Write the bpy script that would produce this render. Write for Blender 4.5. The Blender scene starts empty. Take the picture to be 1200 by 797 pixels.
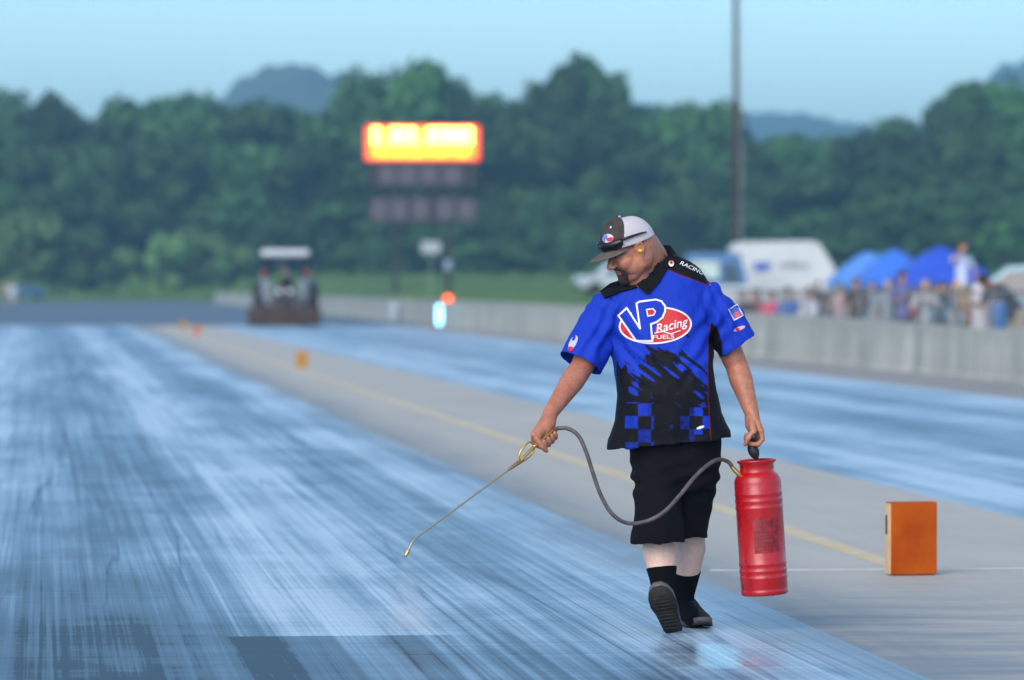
import bpy, bmesh, math, random
from mathutils import Vector as V, Matrix, Quaternion, noise
from mathutils.bvhtree import BVHTree
random.seed(7)
C = bpy.context.scene.collection
S = bpy.context.scene
R = math.radians
# ---------------------------------------------------------------- camera
FPX = 5380.0; H = 1.52; PITCH = math.atan(63.5/FPX)
cam_d = bpy.data.cameras.new('camera'); cam = bpy.data.objects.new('camera', cam_d); C.objects.link(cam)
cam.location = (0, 0, H); cam.rotation_euler = (math.pi/2-PITCH, 0, 0)
cam_d.sensor_width = 36; cam_d.lens = 36*FPX/1200; cam_d.clip_start = .5; cam_d.clip_end = 30000
cam_d.dof.use_dof = True; cam_d.dof.focus_distance = 19.95; cam_d.dof.aperture_fstop = 2.8
S.camera = cam
def P(px, py, d):
    """point seen at photo pixel px,py at distance d along +Y"""
    a = (px-600)/FPX; b = -(py-398.5)/FPX
    f = V((0, math.cos(PITCH), -math.sin(PITCH))); up = V((0, math.sin(PITCH), math.cos(PITCH)))
    r = f+V((a, 0, 0))+up*b
    return V((0, 0, H))+r*(d/r.y)
YAW = (600-53)/FPX
TD = V((-math.sin(YAW), math.cos(YAW), 0)); TU = V((math.cos(YAW), math.sin(YAW), 0))
def T(u, v, z=0): return TU*u+TD*v+V((0, 0, z))
def uv_of(p): return p.x*TU.x+p.y*TU.y, p.x*TD.x+p.y*TD.y
def sstep(a, b, x):
    t = min(1, max(0, (x-a)/(b-a))); return t*t*(3-2*t)
def lerp(a, b, t): return a+(b-a)*t
def gz(u, v):
    left = max(0, v-430)*.004 if v < 700 else 1.08+(v-700)*.0015
    pts = [(-1e4, -.5), (160, -.5), (190, 0), (250, 1.0), (480, 2.2), (700, 2.6), (2e4, 12)]
    for (a, za), (b, zb) in zip(pts, pts[1:]):
        if v <= b: right = za+(zb-za)*(v-a)/(b-a); break
    if v > 700: left = max(left, 0)
    return lerp(left, right, sstep(20, 28, u)) if u > 15 else left
def gzp(p): return gz(*uv_of(p))
def on_ground(px, d, dz=0):
    p = P(px, 400, d); p.z = gzp(p)+dz; return p
# ---------------------------------------------------------------- object helpers
def link(o): C.objects.link(o); return o
def obj(name, bm, m, parent=None, smooth=False, loc=None):
    me = bpy.data.meshes.new(name)
    if isinstance(bm, bmesh.types.BMesh):
        bmesh.ops.recalc_face_normals(bm, faces=bm.faces)
        bm.to_mesh(me); bm.free()
    else: me = bm
    for x in (m if isinstance(m, (list, tuple)) else [m]): me.materials.append(x)
    if smooth:
        for f in me.polygons: f.use_smooth = True
    o = link(bpy.data.objects.new(name, me))
    if loc is not None: o.location = loc
    if parent: o.parent = parent
    return o
def tag(o, label=None, cat=None, group=None, kind=None):
    if label: o['label'] = label
    if cat: o['category'] = cat
    if group: o['group'] = group
    if kind: o['kind'] = kind
    return o
def thing(name, label, cat, loc=(0, 0, 0), rz=0, group=None):
    o = link(bpy.data.objects.new(name, None)); o.location = loc; o.rotation_euler = (0, 0, rz)
    o.empty_display_size = .2
    return tag(o, label, cat, group)
def dup(root, loc=None, rz=None, label=None, scale=None):
    def cp(o, par):
        c = o.copy(); C.objects.link(c); c.parent = par
        for k in kids.get(o.name, []): cp(k, c)
        return c
    kids = {}
    def col(o):
        kids[o.name] = list(o.children)
        for k in o.children: col(k)
    col(root); r = cp(root, None)
    if loc is not None: r.location = loc
    if rz is not None: r.rotation_euler = (0, 0, rz)
    if label: r['label'] = label
    if scale: r.scale = scale
    return r
def box(bm, c, s, rot=None, bev=0):
    """centre c, full size s"""
    r = bmesh.ops.create_cube(bm, size=1)
    vs = r['verts']
    for v in vs: v.co = V((v.co.x*s[0], v.co.y*s[1], v.co.z*s[2]))
    if bev:
        es = list({e for v in vs for e in v.link_edges})
        q = bmesh.ops.bevel(bm, geom=es, offset=bev, segments=2, affect='EDGES', profile=.5)
        vs = list({v for f in q['faces'] for v in f.verts} | {v for v in vs if v.is_valid})
    for v in vs:
        if rot is not None: v.co = rot@v.co
        v.co += V(c)
    return vs
def frame(d, hint=None):
    d = d.normalized(); h = V(hint) if hint is not None else (V((0, 0, 1)) if abs(d.z) < .9 else V((1, 0, 0)))
    a = h.cross(d).normalized(); return a, d.cross(a).normalized()
def rings(bm, rs, cap=True):
    loops = [[bm.verts.new(p) for p in r] for r in rs]
    n = len(loops[0])
    for A, B in zip(loops, loops[1:]):
        for i in range(n): bm.faces.new((A[i], A[(i+1) % n], B[(i+1) % n], B[i]))
    if cap:
        bm.faces.new(loops[0][::-1]); bm.faces.new(loops[-1])
    return loops
def ell(c, a, b, n=24, e=2.0):
    out = []
    for i in range(n):
        t = 2*math.pi*i/n; x, y = math.cos(t), math.sin(t)
        k = 2/e
        out.append(c+a*math.copysign(abs(x)**k, x)+b*math.copysign(abs(y)**k, y))
    return out
def chain(bm, pts, rad, n=14, flat=1.0, hint=None, round_end=True):
    """tapered tube through pts with round ends"""
    pts = [V(p) for p in pts]; rs = []; m = len(pts)
    a = None
    for i, p in enumerate(pts):
        d = (pts[min(i+1, m-1)]-pts[max(i-1, 0)]).normalized()
        if a is None: a, b = frame(d, hint)
        else:
            a = (a-d*a.dot(d)).normalized(); b = d.cross(a).normalized()
        r = rad[i] if isinstance(rad, (list, tuple)) else rad
        if i == 0 and round_end:
            for t in (75, 50, 25): rs.append(ell(p-d*r*math.sin(R(t)), a*r*math.cos(R(t)), b*r*flat*math.cos(R(t)), n))
        rs.append(ell(p, a*r, b*r*flat, n))
        if i == m-1 and round_end:
            for t in (25, 50, 75): rs.append(ell(p+d*r*math.sin(R(t)), a*r*math.cos(R(t)), b*r*flat*math.cos(R(t)), n))
    rings(bm, rs)
def tube(bm, a, b, r, n=10): chain(bm, [a, b], r, n, round_end=False)
def spline(pts, k=8):
    pts = [V(p) for p in pts]; out = []
    q = [pts[0]*2-pts[1]]+pts+[pts[-1]*2-pts[-2]]
    for i in range(1, len(q)-2):
        p0, p1, p2, p3 = q[i-1:i+3]
        for j in range(k):
            t = j/k
            out.append(.5*((2*p1)+(p2-p0)*t+(2*p0-5*p1+4*p2-p3)*t*t+(3*p1-p0-3*p2+p3)*t**3))
    out.append(pts[-1]); return out
def ellipsoid(bm, c, ax, ay, az, n=20):
    c = V(c); r = bmesh.ops.create_uvsphere(bm, u_segments=n, v_segments=max(8, n//2), radius=1)
    for v in r['verts']: v.co = c+ax*v.co.x+ay*v.co.y+az*v.co.z
    return r['verts']
def lathe(bm, prof, n=40, M=None):
    rs = [[(M@V((r*math.cos(2*math.pi*i/n), r*math.sin(2*math.pi*i/n), z)) if M else V((r*math.cos(2*math.pi*i/n), r*math.sin(2*math.pi*i/n), z))) for i in range(n)] for r, z in prof]
    rings(bm, rs)
def voxel(bm, size, smooth=3, fac=.5):
    """union of all closed shells -> one continuous mesh"""
    bmesh.ops.recalc_face_normals(bm, faces=bm.faces)
    me = bpy.data.meshes.new('t'); bm.to_mesh(me); bm.free()
    o = link(bpy.data.objects.new('t', me))
    m = o.modifiers.new('r', 'REMESH'); m.mode = 'VOXEL'; m.voxel_size = size; m.use_smooth_shade = True
    if smooth:
        s = o.modifiers.new('s', 'SMOOTH'); s.factor = fac; s.iterations = smooth
    dg = bpy.context.evaluated_depsgraph_get(); dg.update()
    out = bpy.data.meshes.new_from_object(o.evaluated_get(dg))
    bpy.data.objects.remove(o); bpy.data.meshes.remove(me)
    return out
def shift(me, d):
    for v in me.vertices: v.co -= d
    return me
# ---------------------------------------------------------------- materials
MATS = {}
def mat(name, col, rough=.6, metal=0, var=0, vscale=8, bump=0, bscale=40, spec=.5, emit=0, coat=0, alpha=1, var2=None):
    if name in MATS: return MATS[name]
    m = bpy.data.materials.new(name); m.use_nodes = True; nt = m.node_tree; N = nt.nodes; L = nt.links
    b = N['Principled BSDF']; b.inputs['Roughness'].default_value = rough; b.inputs['Metallic'].default_value = metal
    b.inputs['Specular IOR Level'].default_value = spec; b.inputs['Coat Weight'].default_value = coat
    b.inputs['Coat Roughness'].default_value = .15
    c = (*col, 1); b.inputs['Base Color'].default_value = c
    if var or bump:
        tc = N.new('ShaderNodeTexCoord'); nz = N.new('ShaderNodeTexNoise'); nz.inputs['Scale'].default_value = vscale; nz.inputs['Detail'].default_value = 5
        L.new(tc.outputs['Object'], nz.inputs['Vector'])
    if var:
        mx = N.new('ShaderNodeMix'); mx.data_type = 'RGBA'
        mx.inputs['A'].default_value = (*[x*(1-var) for x in col], 1)
        mx.inputs['B'].default_value = (*(var2 or [min(1, x*(1+var)) for x in col]), 1)
        mr = N.new('ShaderNodeMapRange'); mr.inputs['From Min'].default_value = .35; mr.inputs['From Max'].default_value = .65
        L.new(nz.outputs['Fac'], mr.inputs['Value']); L.new(mr.outputs['Result'], mx.inputs['Factor']); L.new(mx.outputs['Result'], b.inputs['Base Color'])
    if bump:
        n2 = N.new('ShaderNodeTexNoise'); n2.inputs['Scale'].default_value = bscale; n2.inputs['Detail'].default_value = 4
        L.new(tc.outputs['Object'], n2.inputs['Vector'])
        bp = N.new('ShaderNodeBump'); bp.inputs['Strength'].default_value = bump; bp.inputs['Distance'].default_value = .01
        L.new(n2.outputs['Fac'], bp.inputs['Height']); L.new(bp.outputs['Normal'], b.inputs['Normal'])
    if emit:
        b.inputs['Emission Color'].default_value = c; b.inputs['Emission Strength'].default_value = emit
    MATS[name] = m; return m
class NT:
    """small helper to write node graphs"""
    def __init__(s, m): s.t = m.node_tree; s.N = s.t.nodes; s.L = s.t.links
    def n(s, k, **kw):
        x = s.N.new('ShaderNode'+k)
        for a, b in kw.items(): setattr(x, a, b)
        return x
    def put(s, sock, v):
        if isinstance(v, bpy.types.NodeSocket): s.L.new(v, sock)
        elif v is not None: sock.default_value = v
    def m(s, op, a, b=None, c=None, clamp=False):
        x = s.n('Math', operation=op, use_clamp=clamp)
        for i, v in enumerate((a, b, c)): s.put(x.inputs[i], v)
        return x.outputs[0]
    def noise(s, vec, scale, detail=4, rough=.5, dist=0):
        x = s.n('TexNoise'); s.put(x.inputs['Vector'], vec); x.inputs['Scale'].default_value = scale
        x.inputs['Detail'].default_value = detail; x.inputs['Roughness'].default_value = rough; x.inputs['Distortion'].default_value = dist
        return x.outputs['Fac']
    def scale(s, vec, sc, off=(0, 0, 0)):
        x = s.n('Mapping'); s.put(x.inputs['Vector'], vec); x.inputs['Scale'].default_value = sc; x.inputs['Location'].default_value = off
        return x.outputs[0]
    def rng(s, v, a, b, c=0, d=1, smooth=False):
        x = s.n('MapRange'); s.put(x.inputs['Value'], v)
        if smooth: x.interpolation_type = 'SMOOTHSTEP'
        for k, w in zip(('From Min', 'From Max', 'To Min', 'To Max'), (a, b, c, d)): x.inputs[k].default_value = w
        return x.outputs['Result']
    def mix(s, f, a, b, mode='MIX'):
        x = s.n('Mix', data_type='RGBA', blend_type=mode); s.put(x.inputs['Factor'], f)
        for k, w in (('A', a), ('B', b)):
            if isinstance(w, tuple): w = (*w, 1) if len(w) == 3 else w
            s.put(x.inputs[k], w)
        return x.outputs['Result']
    def ramp(s, v, stops):
        x = s.n('ValToRGB'); s.put(x.inputs[0], v); e = x.color_ramp.elements
        while len(e) < len(stops): e.new(.5)
        for q, (p, c) in zip(e, stops):
            q.position = p; q.color = (c, c, c, 1) if not isinstance(c, tuple) else (*c, 1)
        return x.outputs[0]
def newmat(name):
    m = bpy.data.materials.new(name); m.use_nodes = True; return m, NT(m), m.node_tree.nodes['Principled BSDF']
SKYTINT = (.66, .90, 1.22); ZENITH = (1.34, 1.10, .90); SKYSTR = .107; SUNSTR = 1.4; EXPO = 1.1
HAZE = .00034; HAZECOL = (.40, .72, 1.0, 1); MIST = 2.2
# ---------------------------------------------------------------- world and light
W = bpy.data.worlds.new('World'); S.world = W; W.use_nodes = True
wn = NT(W); bg = W.node_tree.nodes['Background']
sky = wn.n('TexSky', sky_type='NISHITA'); sky.sun_disc = False
SUN_EL, SUN_AZ = R(27), R(204)
sky.sun_elevation = SUN_EL; sky.sun_rotation = SUN_AZ; sky.air_density = 1.3; sky.dust_density = .6; sky.ozone_density = 3
zc = wn.n('SeparateXYZ'); wn.L.new(wn.n('TexCoord').outputs['Generated'], zc.inputs[0])
zen = wn.mix(wn.rng(zc.outputs[2], .12, .55, 0, 1, True), SKYTINT, ZENITH)
tint = wn.mix(1.0, sky.outputs[0], zen, 'MULTIPLY')
wn.L.new(tint, bg.inputs['Color']); bg.inputs['Strength'].default_value = SKYSTR
sl = bpy.data.lights.new('sun', 'SUN'); sl.energy = SUNSTR; sl.angle = R(50); sl.color = (1, .86, .74)
so = link(bpy.data.objects.new('sun', sl))
sd = V((math.sin(SUN_AZ)*math.cos(SUN_EL), math.cos(SUN_AZ)*math.cos(SUN_EL), math.sin(SUN_EL)))
so.rotation_euler = sd.to_track_quat('Z', 'Y').to_euler()
S.view_settings.view_transform = 'Standard'; S.view_settings.look = 'None'; S.view_settings.gamma = 1
S.view_settings.exposure = EXPO
S.render.engine = 'CYCLES'; S.cycles.use_denoising = True
S.cycles.max_bounces = 6; S.cycles.volume_bounces = 1; S.cycles.transparent_max_bounces = 16
S.cycles.sample_clamp_indirect = 6; S.cycles.caustics_reflective = False
# ---------------------------------------------------------------- ground
def sheet(name, u0, u1, v0, v1, z, m, nu=1, nv=1):
    bm = bmesh.new(); g = []
    for j in range(nv+1):
        row = []
        for i in range(nu+1):
            p = T(lerp(u0, u1, i/nu), lerp(v0, v1, j/nv), z); row.append(bm.verts.new(p))
        row = [bm.verts.new(row[0].co-V((0, 0, .0035)))]+row+[bm.verts.new(row[-1].co-V((0, 0, .0035)))]
        g.append(row)
    g = [[bm.verts.new(q.co-V((0, 0, .0035))) for q in g[0]]]+g+[[bm.verts.new(q.co-V((0, 0, .0035))) for q in g[-1]]]
    for j in range(nv+2):
        for i in range(nu+2): bm.faces.new((g[j][i], g[j][i+1], g[j+1][i+1], g[j+1][i]))
    return tag(obj(name, bm, m), kind='structure')
def track_coords(nt):
    """track-aligned coordinates in metres from world position"""
    tc = nt.n('TexCoord'); r = nt.n('VectorRotate', rotation_type='Z_AXIS'); r.inputs['Angle'].default_value = -YAW
    nt.L.new(tc.outputs['Object'], r.inputs['Vector']); s = nt.n('SeparateXYZ'); nt.L.new(r.outputs[0], s.inputs[0])
    return r.outputs[0], s.outputs[0], s.outputs[1]
def track_mat(name, main):
    m, nt, b = newmat(name); tv, U, Vv = track_coords(nt)
    def st(su, sv, sc, det=4, off=0, dist=0): return nt.noise(nt.scale(tv, (su, sv, 1), (off, 0, 0)), sc, det, .6, dist)
    if main:  # worn bands across the lane: u from -4 to 3.32
        wob = nt.m('MULTIPLY', nt.m('SUBTRACT', st(.2, .06, 1, 2), .5), 1.1)
        uu = nt.rng(nt.m('ADD', U, wob), -4, 3.4)
        band = nt.ramp(uu, [(0, .75), (.25, .35), (.42, .85), (.52, .4), (.60, .2), (.67, .42), (.71, .95), (.76, .85), (.81, .35), (.87, .3), (.92, .75), (1, .8)])
    else:
        uu = nt.rng(U, 6.3, 12.9)
        band = nt.ramp(uu, [(0, .62), (.12, .95), (.2, .45), (.3, .8), (.38, .35), (.5, .3), (.6, .75), (.72, .35), (.85, .6), (1, .95)])
    band = nt.n('SeparateColor') and band
    s1 = nt.rng(st(5, .035, 1, 4), .3, .7)
    s2 = nt.rng(st(20, .07, 1, 3, 3), .35, .65)
    s3 = nt.rng(st(.6, .10, 1.3, 4, 9), .36, .64)
    s4 = nt.rng(st(60, .16, 1, 2, 5), .3, .7)
    tr = nt.rng(st(.35, 9, 1, 3, 2), .35, .65)
    bl = nt.rng(st(.9, .5, 1, 5, 4, .6), .38, .62)
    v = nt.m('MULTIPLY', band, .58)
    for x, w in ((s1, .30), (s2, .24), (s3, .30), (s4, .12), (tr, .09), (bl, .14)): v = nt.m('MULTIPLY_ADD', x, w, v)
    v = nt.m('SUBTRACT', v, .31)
    # single tyre lines
    ln = nt.rng(nt.noise(nt.scale(tv, (2.6, .035, 1), (11, 0, 0)), 1, 3, .5, .4), .485, .5); ln2 = nt.rng(nt.noise(nt.scale(tv, (2.6, .035, 1), (11, 0, 0)), 1, 3, .5, .4), .5, .515)
    line = nt.m('MULTIPLY', ln, nt.m('SUBTRACT', 1, ln2))
    v = nt.m('MULTIPLY_ADD', nt.m('MULTIPLY', line, nt.rng(s3, .2, .8)), -.3, v)
    if main:
        # darker rubbered start of a treated section, its edge straight across the lane
        e = nt.rng(Vv, 19.62, 19.66, 1, 0); e2 = nt.rng(nt.m('ADD', U, nt.m('MULTIPLY', s1, .25)), .85, 1.0); e3 = nt.rng(nt.m('ADD', U, nt.m('MULTIPLY', s2, .2)), 1.6, 2.0, 1, 0)
        v = nt.m('MULTIPLY_ADD', nt.m('MULTIPLY', e, nt.m('MULTIPLY', e2, e3)), -.5, v)
        e = nt.rng(Vv, 36, 17, 0, .26)
        v = nt.m('SUBTRACT', v, nt.m('MULTIPLY', e, nt.rng(U, .9, .3)))
        j = nt.m('MULTIPLY', nt.rng(nt.m('PINGPONG', Vv, 3.1), 0, .03, 1, 0), .12); v = nt.m('SUBTRACT', v, j)
        dk = nt.m('MULTIPLY', nt.rng(nt.m('MULTIPLY_ADD', s2, .25, U), 2.95, 3.35), nt.m('MULTIPLY', nt.rng(Vv, 70, 25, .0, .25), nt.rng(s3, .2, .8))); v = nt.m('SUBTRACT', v, dk)
    v = nt.m('MULTIPLY_ADD', v, 1.30, -.10)
    v = nt.m('MAXIMUM', nt.m('MINIMUM', v, 1), 0)
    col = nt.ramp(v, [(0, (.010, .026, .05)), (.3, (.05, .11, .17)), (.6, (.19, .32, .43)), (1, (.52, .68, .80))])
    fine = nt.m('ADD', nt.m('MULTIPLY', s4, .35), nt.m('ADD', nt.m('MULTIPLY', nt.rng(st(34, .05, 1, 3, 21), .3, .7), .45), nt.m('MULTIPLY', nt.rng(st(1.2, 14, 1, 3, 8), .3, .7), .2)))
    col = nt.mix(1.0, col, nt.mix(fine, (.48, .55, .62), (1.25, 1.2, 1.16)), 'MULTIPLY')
    if main: col = nt.mix(nt.m('MULTIPLY', nt.rng(nt.m('MULTIPLY_ADD', s3, -.25, nt.m('MULTIPLY_ADD', bl, .3, U)), 3.05, 3.4), .85), col, (.17, .215, .26))
    nt.L.new(nt.rng(v, 0, .7, .015, .42), b.inputs['Specular IOR Level'])
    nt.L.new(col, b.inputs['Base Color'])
    rgh = nt.rng(v, 0, 1, .33, .5)
    if main:
        du = nt.m('SUBTRACT', U, 2.66); dv = nt.m('MULTIPLY', nt.m('SUBTRACT', Vv, 18.5), .32)
        rr = nt.m('SQRT', nt.m('ADD', nt.m('POWER', du, 2), nt.m('POWER', dv, 2)))
        w = nt.rng(nt.m('MULTIPLY_ADD', nt.noise(nt.scale(tv, (2, 1.2, 1)), 1.6, 4), .5, rr), .56, .34, 0, 1, True)
        rgh = nt.m('ADD', nt.m('MULTIPLY', rgh, nt.m('SUBTRACT', 1, w)), nt.m('MULTIPLY', w, .19)); col = nt.mix(nt.m('MULTIPLY', w, .9), col, (.012, .014, .02))
    nt.L.new(rgh, b.inputs['Roughness']); bp = nt.n('Bump'); bp.inputs['Strength'].default_value = .12; bp.inputs['Distance'].default_value = .003
    if main: nt.L.new(nt.m('MULTIPLY', nt.m('SUBTRACT', 1, w), .12), bp.inputs['Strength'])
    nt.L.new(nt.m('ADD', tr, s4), bp.inputs['Height']); nt.L.new(bp.outputs[0], b.inputs['Normal'])
    return m
def concrete_mat(name, col, wet=False, dark=.6, rough=.75):
    m, nt, b = newmat(name); tv, U, Vv = track_coords(nt)
    n1 = nt.noise(nt.scale(tv, (.6, .25, 1)), 1, 6, .6); n2 = nt.noise(tv, 9, 5, .7); n3 = nt.noise(nt.scale(tv, (.8, 6, 1)), 1, 3); n4 = nt.noise(nt.scale(tv, (9, .3, 1)), 1, 4)
    f = nt.m('ADD', nt.m('ADD', nt.m('MULTIPLY', nt.rng(n1, .3, .7), .4), nt.m('MULTIPLY', nt.rng(n4, .3, .7), .2)), nt.m('ADD', nt.m('MULTIPLY', nt.rng(n2, .3, .7), .2), nt.m('MULTIPLY', nt.rng(n3, .3, .7), .2)))
    c = nt.mix(f, tuple(x*dark for x in col), col)
    rg = nt.m('MULTIPLY', 1, rough)
    if wet:
        # rubber dust along the lane edge, a wet skin of glue by the walker's feet
        ed = nt.m('MULTIPLY', nt.rng(nt.m('MULTIPLY_ADD', nt.rng(n1, .3, .7), -.5, U), 2.95, 3.9, 1, 0, True), .75)
        ed = nt.m('MULTIPLY', ed, nt.rng(n4, .3, .6, .6, 1)); c = nt.mix(ed, c, (.14, .19, .24))
        nearb = nt.m('MULTIPLY', nt.rng(Vv, 24, 19.5, 0, 1, True), nt.rng(nt.noise(nt.scale(tv, (1.2, 3, 1)), 1, 5), .4, .6, .1, 1)); nearb = nt.m('MULTIPLY', nearb, nt.rng(nt.m('MULTIPLY_ADD', n1, .6, U), 5.3, 4.4))
        c = nt.mix(nt.m('MULTIPLY', nearb, .55), c, (.13, .2, .27))
        jl = nt.rng(nt.m('ABSOLUTE', nt.m('SUBTRACT', nt.m('PINGPONG', nt.m('ADD', Vv, 1.3), 3.05), 0)), .0, .012, 1, 0); c = nt.mix(nt.m('MULTIPLY', jl, .22), c, (.15, .15, .15))
        du = nt.m('SUBTRACT', U, 2.9); dv = nt.m('MULTIPLY', nt.m('SUBTRACT', Vv, 18.7), .42)
        rr = nt.m('SQRT', nt.m('ADD', nt.m('POWER', du, 2), nt.m('POWER', dv, 2)))
        w = nt.rng(nt.m('MULTIPLY_ADD', nt.noise(nt.scale(tv, (2, 1.2, 1)), 1.6, 4), .6, rr), .85, .5, 0, 1, True)
        w = nt.m('MULTIPLY', w, .6); c = nt.mix(w, c, (.07, .08, .10))
        rg = nt.m('MULTIPLY_ADD', w, .12-rough, rough)
    nt.L.new(c, b.inputs['Base Color']); nt.L.new(rg, b.inputs['Roughness'])
    b.inputs['Specular IOR Level'].default_value = .4
    bp = nt.n('Bump'); bp.inputs['Strength'].default_value = .2; bp.inputs['Distance'].default_value = .005
    nt.L.new(nt.m('ADD', n2, n3), bp.inputs['Height']); nt.L.new(bp.outputs[0], b.inputs['Normal'])
    return m
def grass_mat(name, a, c2):
    m, nt, b = newmat(name); tc = nt.n('TexCoord'); v = tc.outputs['Object']
    f = nt.m('ADD', nt.m('MULTIPLY', nt.rng(nt.noise(v, .05, 4), .35, .65), .6), nt.m('MULTIPLY', nt.rng(nt.noise(v, 1.2, 4), .3, .7), .4))
    nt.L.new(nt.mix(f, a, c2), b.inputs['Base Color']); b.inputs['Roughness'].default_value = .9; b.inputs['Specular IOR Level'].default_value = .1
    return m
M_grass = grass_mat('grass', (.06, .13, .035), (.13, .22, .06))
def terrain():
    us = [-3600, -2500, -900, -400, -200, -120, -60, -30, -14, 0, 15.02, 17, 20, 22, 24, 26, 28, 40, 60, 90, 130, 180, 260, 500, 1200, 2600, 3600]
    vs = [-400, -60, 0, 40, 80, 120, 160, 170, 180, 190, 210, 230, 250, 300, 350, 400, 430, 480, 540, 620, 700, 900, 1400, 2400, 3200, 3900]
    bm = bmesh.new(); g = [[bm.verts.new(T(u, v, gz(u, v))) for u in us] for v in vs]
    for j in range(len(vs)-1):
        for i in range(len(us)-1): bm.faces.new((g[j][i], g[j][i+1], g[j+1][i+1], g[j+1][i]))
    tag(obj('ground', bm, M_grass), kind='structure')
terrain()
M_asph = concrete_mat('asphalt', (.095, .135, .175), dark=.75, rough=.6)
M_conc = concrete_mat('concrete_median', (.55, .525, .47), wet=True, dark=.70)
M_conc2 = concrete_mat('concrete_shoulder', (.36, .35, .34), dark=.7)
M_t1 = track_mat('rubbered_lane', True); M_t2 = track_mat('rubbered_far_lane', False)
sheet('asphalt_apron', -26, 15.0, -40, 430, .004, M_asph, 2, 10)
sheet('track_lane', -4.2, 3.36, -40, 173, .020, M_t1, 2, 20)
sheet('median', 3.1, 6.3, -40, 173, .016, M_conc, 2, 20)
sheet('track_lane', 6.2, 12.9, -40, 173, .012, M_t2, 2, 20)
sheet('shoulder', 12.8, 14.9, -40, 173, .008, M_conc2, 2, 20)
M_yel = mat('yellow_line', (.78, .60, .30), .7, var=.18, vscale=3, var2=(.66, .56, .40))
sheet('painted_line', 4.49, 4.62, 24.2, 173, .020, M_yel, 1, 20)
M_wht = mat('white_line', (.56, .56, .56), .7, var=.15, vscale=6)
sheet('painted_line', 3.5, 6.25, 23.98, 24.02, .020, M_wht)
# ---------------------------------------------------------------- concrete barrier
def wall_mat():
    m, nt, b = newmat('barrier_concrete'); tv, U, Vv = track_coords(nt)
    s = nt.noise(nt.scale(tv, (1, .55, .10)), 1, 5, .7); s2 = nt.noise(nt.scale(tv, (1, .12, .8)), 1, 4); n = nt.noise(tv, 5, 5, .6)
    f = nt.m('ADD', nt.m('MULTIPLY', nt.rng(s, .38, .62), .6), nt.m('ADD', nt.m('MULTIPLY', nt.rng(s2, .3, .7), .25), nt.m('MULTIPLY', nt.rng(n, .3, .7), .2)))
    c = nt.mix(f, (.20, .22, .195), (.55, .55, .50))
    j = nt.rng(nt.m('PINGPONG', Vv, 3.0), 0, .05, 1, 0); c = nt.mix(nt.m('MULTIPLY', j, .8), c, (.06, .06, .06))
    sp = nt.n('SeparateXYZ'); nt.L.new(tv, sp.inputs[0])
    st = nt.m('MULTIPLY', nt.rng(sp.outputs[2], .95, .55, .45, 0), nt.rng(s, .45, .6)); c = nt.mix(st, c, (.13, .14, .13))
    nt.L.new(c, b.inputs['Base Color']); b.inputs['Roughness'].default_value = .85
    return m
def barrier():
    bm = bmesh.new(); rs = []
    for v, h in [(-20, .8), (40, .8), (70, .82), (78, .86), (88, .91), (100, .94), (140, .96), (250, .96), (405, .96)]:
        rs.append([T(14.9, v, -.05), T(14.9, v, .06), T(14.95, v, .1), T(14.97, v, h-.02), T(14.99, v, h), T(15.19, v, h), T(15.21, v, h-.02), T(15.25, v, -.05)])
    rings(bm, rs)
    tag(obj('concrete_wall', bm, wall_mat()), 'long low stained grey concrete wall along the far side of the track', 'wall')
barrier()
# ---------------------------------------------------------------- hills
def hills():
    m, nt, b = newmat('wooded_hill'); v = nt.n('TexCoord').outputs['Object']
    f = nt.m('ADD', nt.m('MULTIPLY', nt.rng(nt.noise(v, .02, 5), .35, .65), .5), nt.m('MULTIPLY', nt.rng(nt.noise(v, .09, 3), .35, .65), .5))
    nt.L.new(nt.mix(f, (.05, .085, .06), (.11, .15, .09)), b.inputs['Base Color']); b.inputs['Roughness'].default_value = .95; b.inputs['Specular IOR Level'].default_value = .1
    def ridge(prof, d, seed):
        bm = bmesh.new(); g = []
        xs = [-900+i*9 for i in range(int(3000/9))]
        for k in range(15):
            t = k/14; row = []
            for x in xs:
                # ridge top elevation for this bearing
                py = prof[-1][1]
                for (a, ya), (c, yc) in zip(prof, prof[1:]):
                    if a <= x <= c: py = lerp(ya, yc, sstep(a, c, x)); break
                if x < prof[0][0]: py = prof[0][1]
                top = (335-py)/FPX*d+H
                hgt = max(0, math.sin(t*math.pi/2 if t < .7 else (1-(t-.7)*.4)*math.pi/2))*top
                dd = d*(.72+.4*t)
                q = V(((x-600)/FPX*dd, dd, 0)); w = noise.noise(V((q.x*.02, q.y*.02, seed)))*8+noise.noise(V((q.x*.09, q.y*.09, seed)))*7
                row.append(bm.verts.new((q.x, q.y, hgt*(dd/d if t > .7 else 1)*(1)+w*min(1, t*3)-2*(t == 0))))
            g.append(row)
        for k in range(14):
            for i in range(len(xs)-1): bm.faces.new((g[k][i], g[k][i+1], g[k+1][i+1], g[k+1][i]))
        tag(obj('hills', bm, m, smooth=True), kind='structure')
    ridge([(-900, 150), (0, 150), (120, 165), (230, 150), (290, 100), (340, 86), (400, 92), (450, 130), (560, 160), (2000, 180)], 2300, 1)
    ridge([(-900, 170), (500, 170), (560, 138), (640, 140), (760, 128), (830, 132), (900, 136), (930, 134), (1000, 150), (1080, 150), (1130, 130), (1180, 75), (1230, 58), (1400, 50), (2000, 90)], 3000, 5)
hills()
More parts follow.
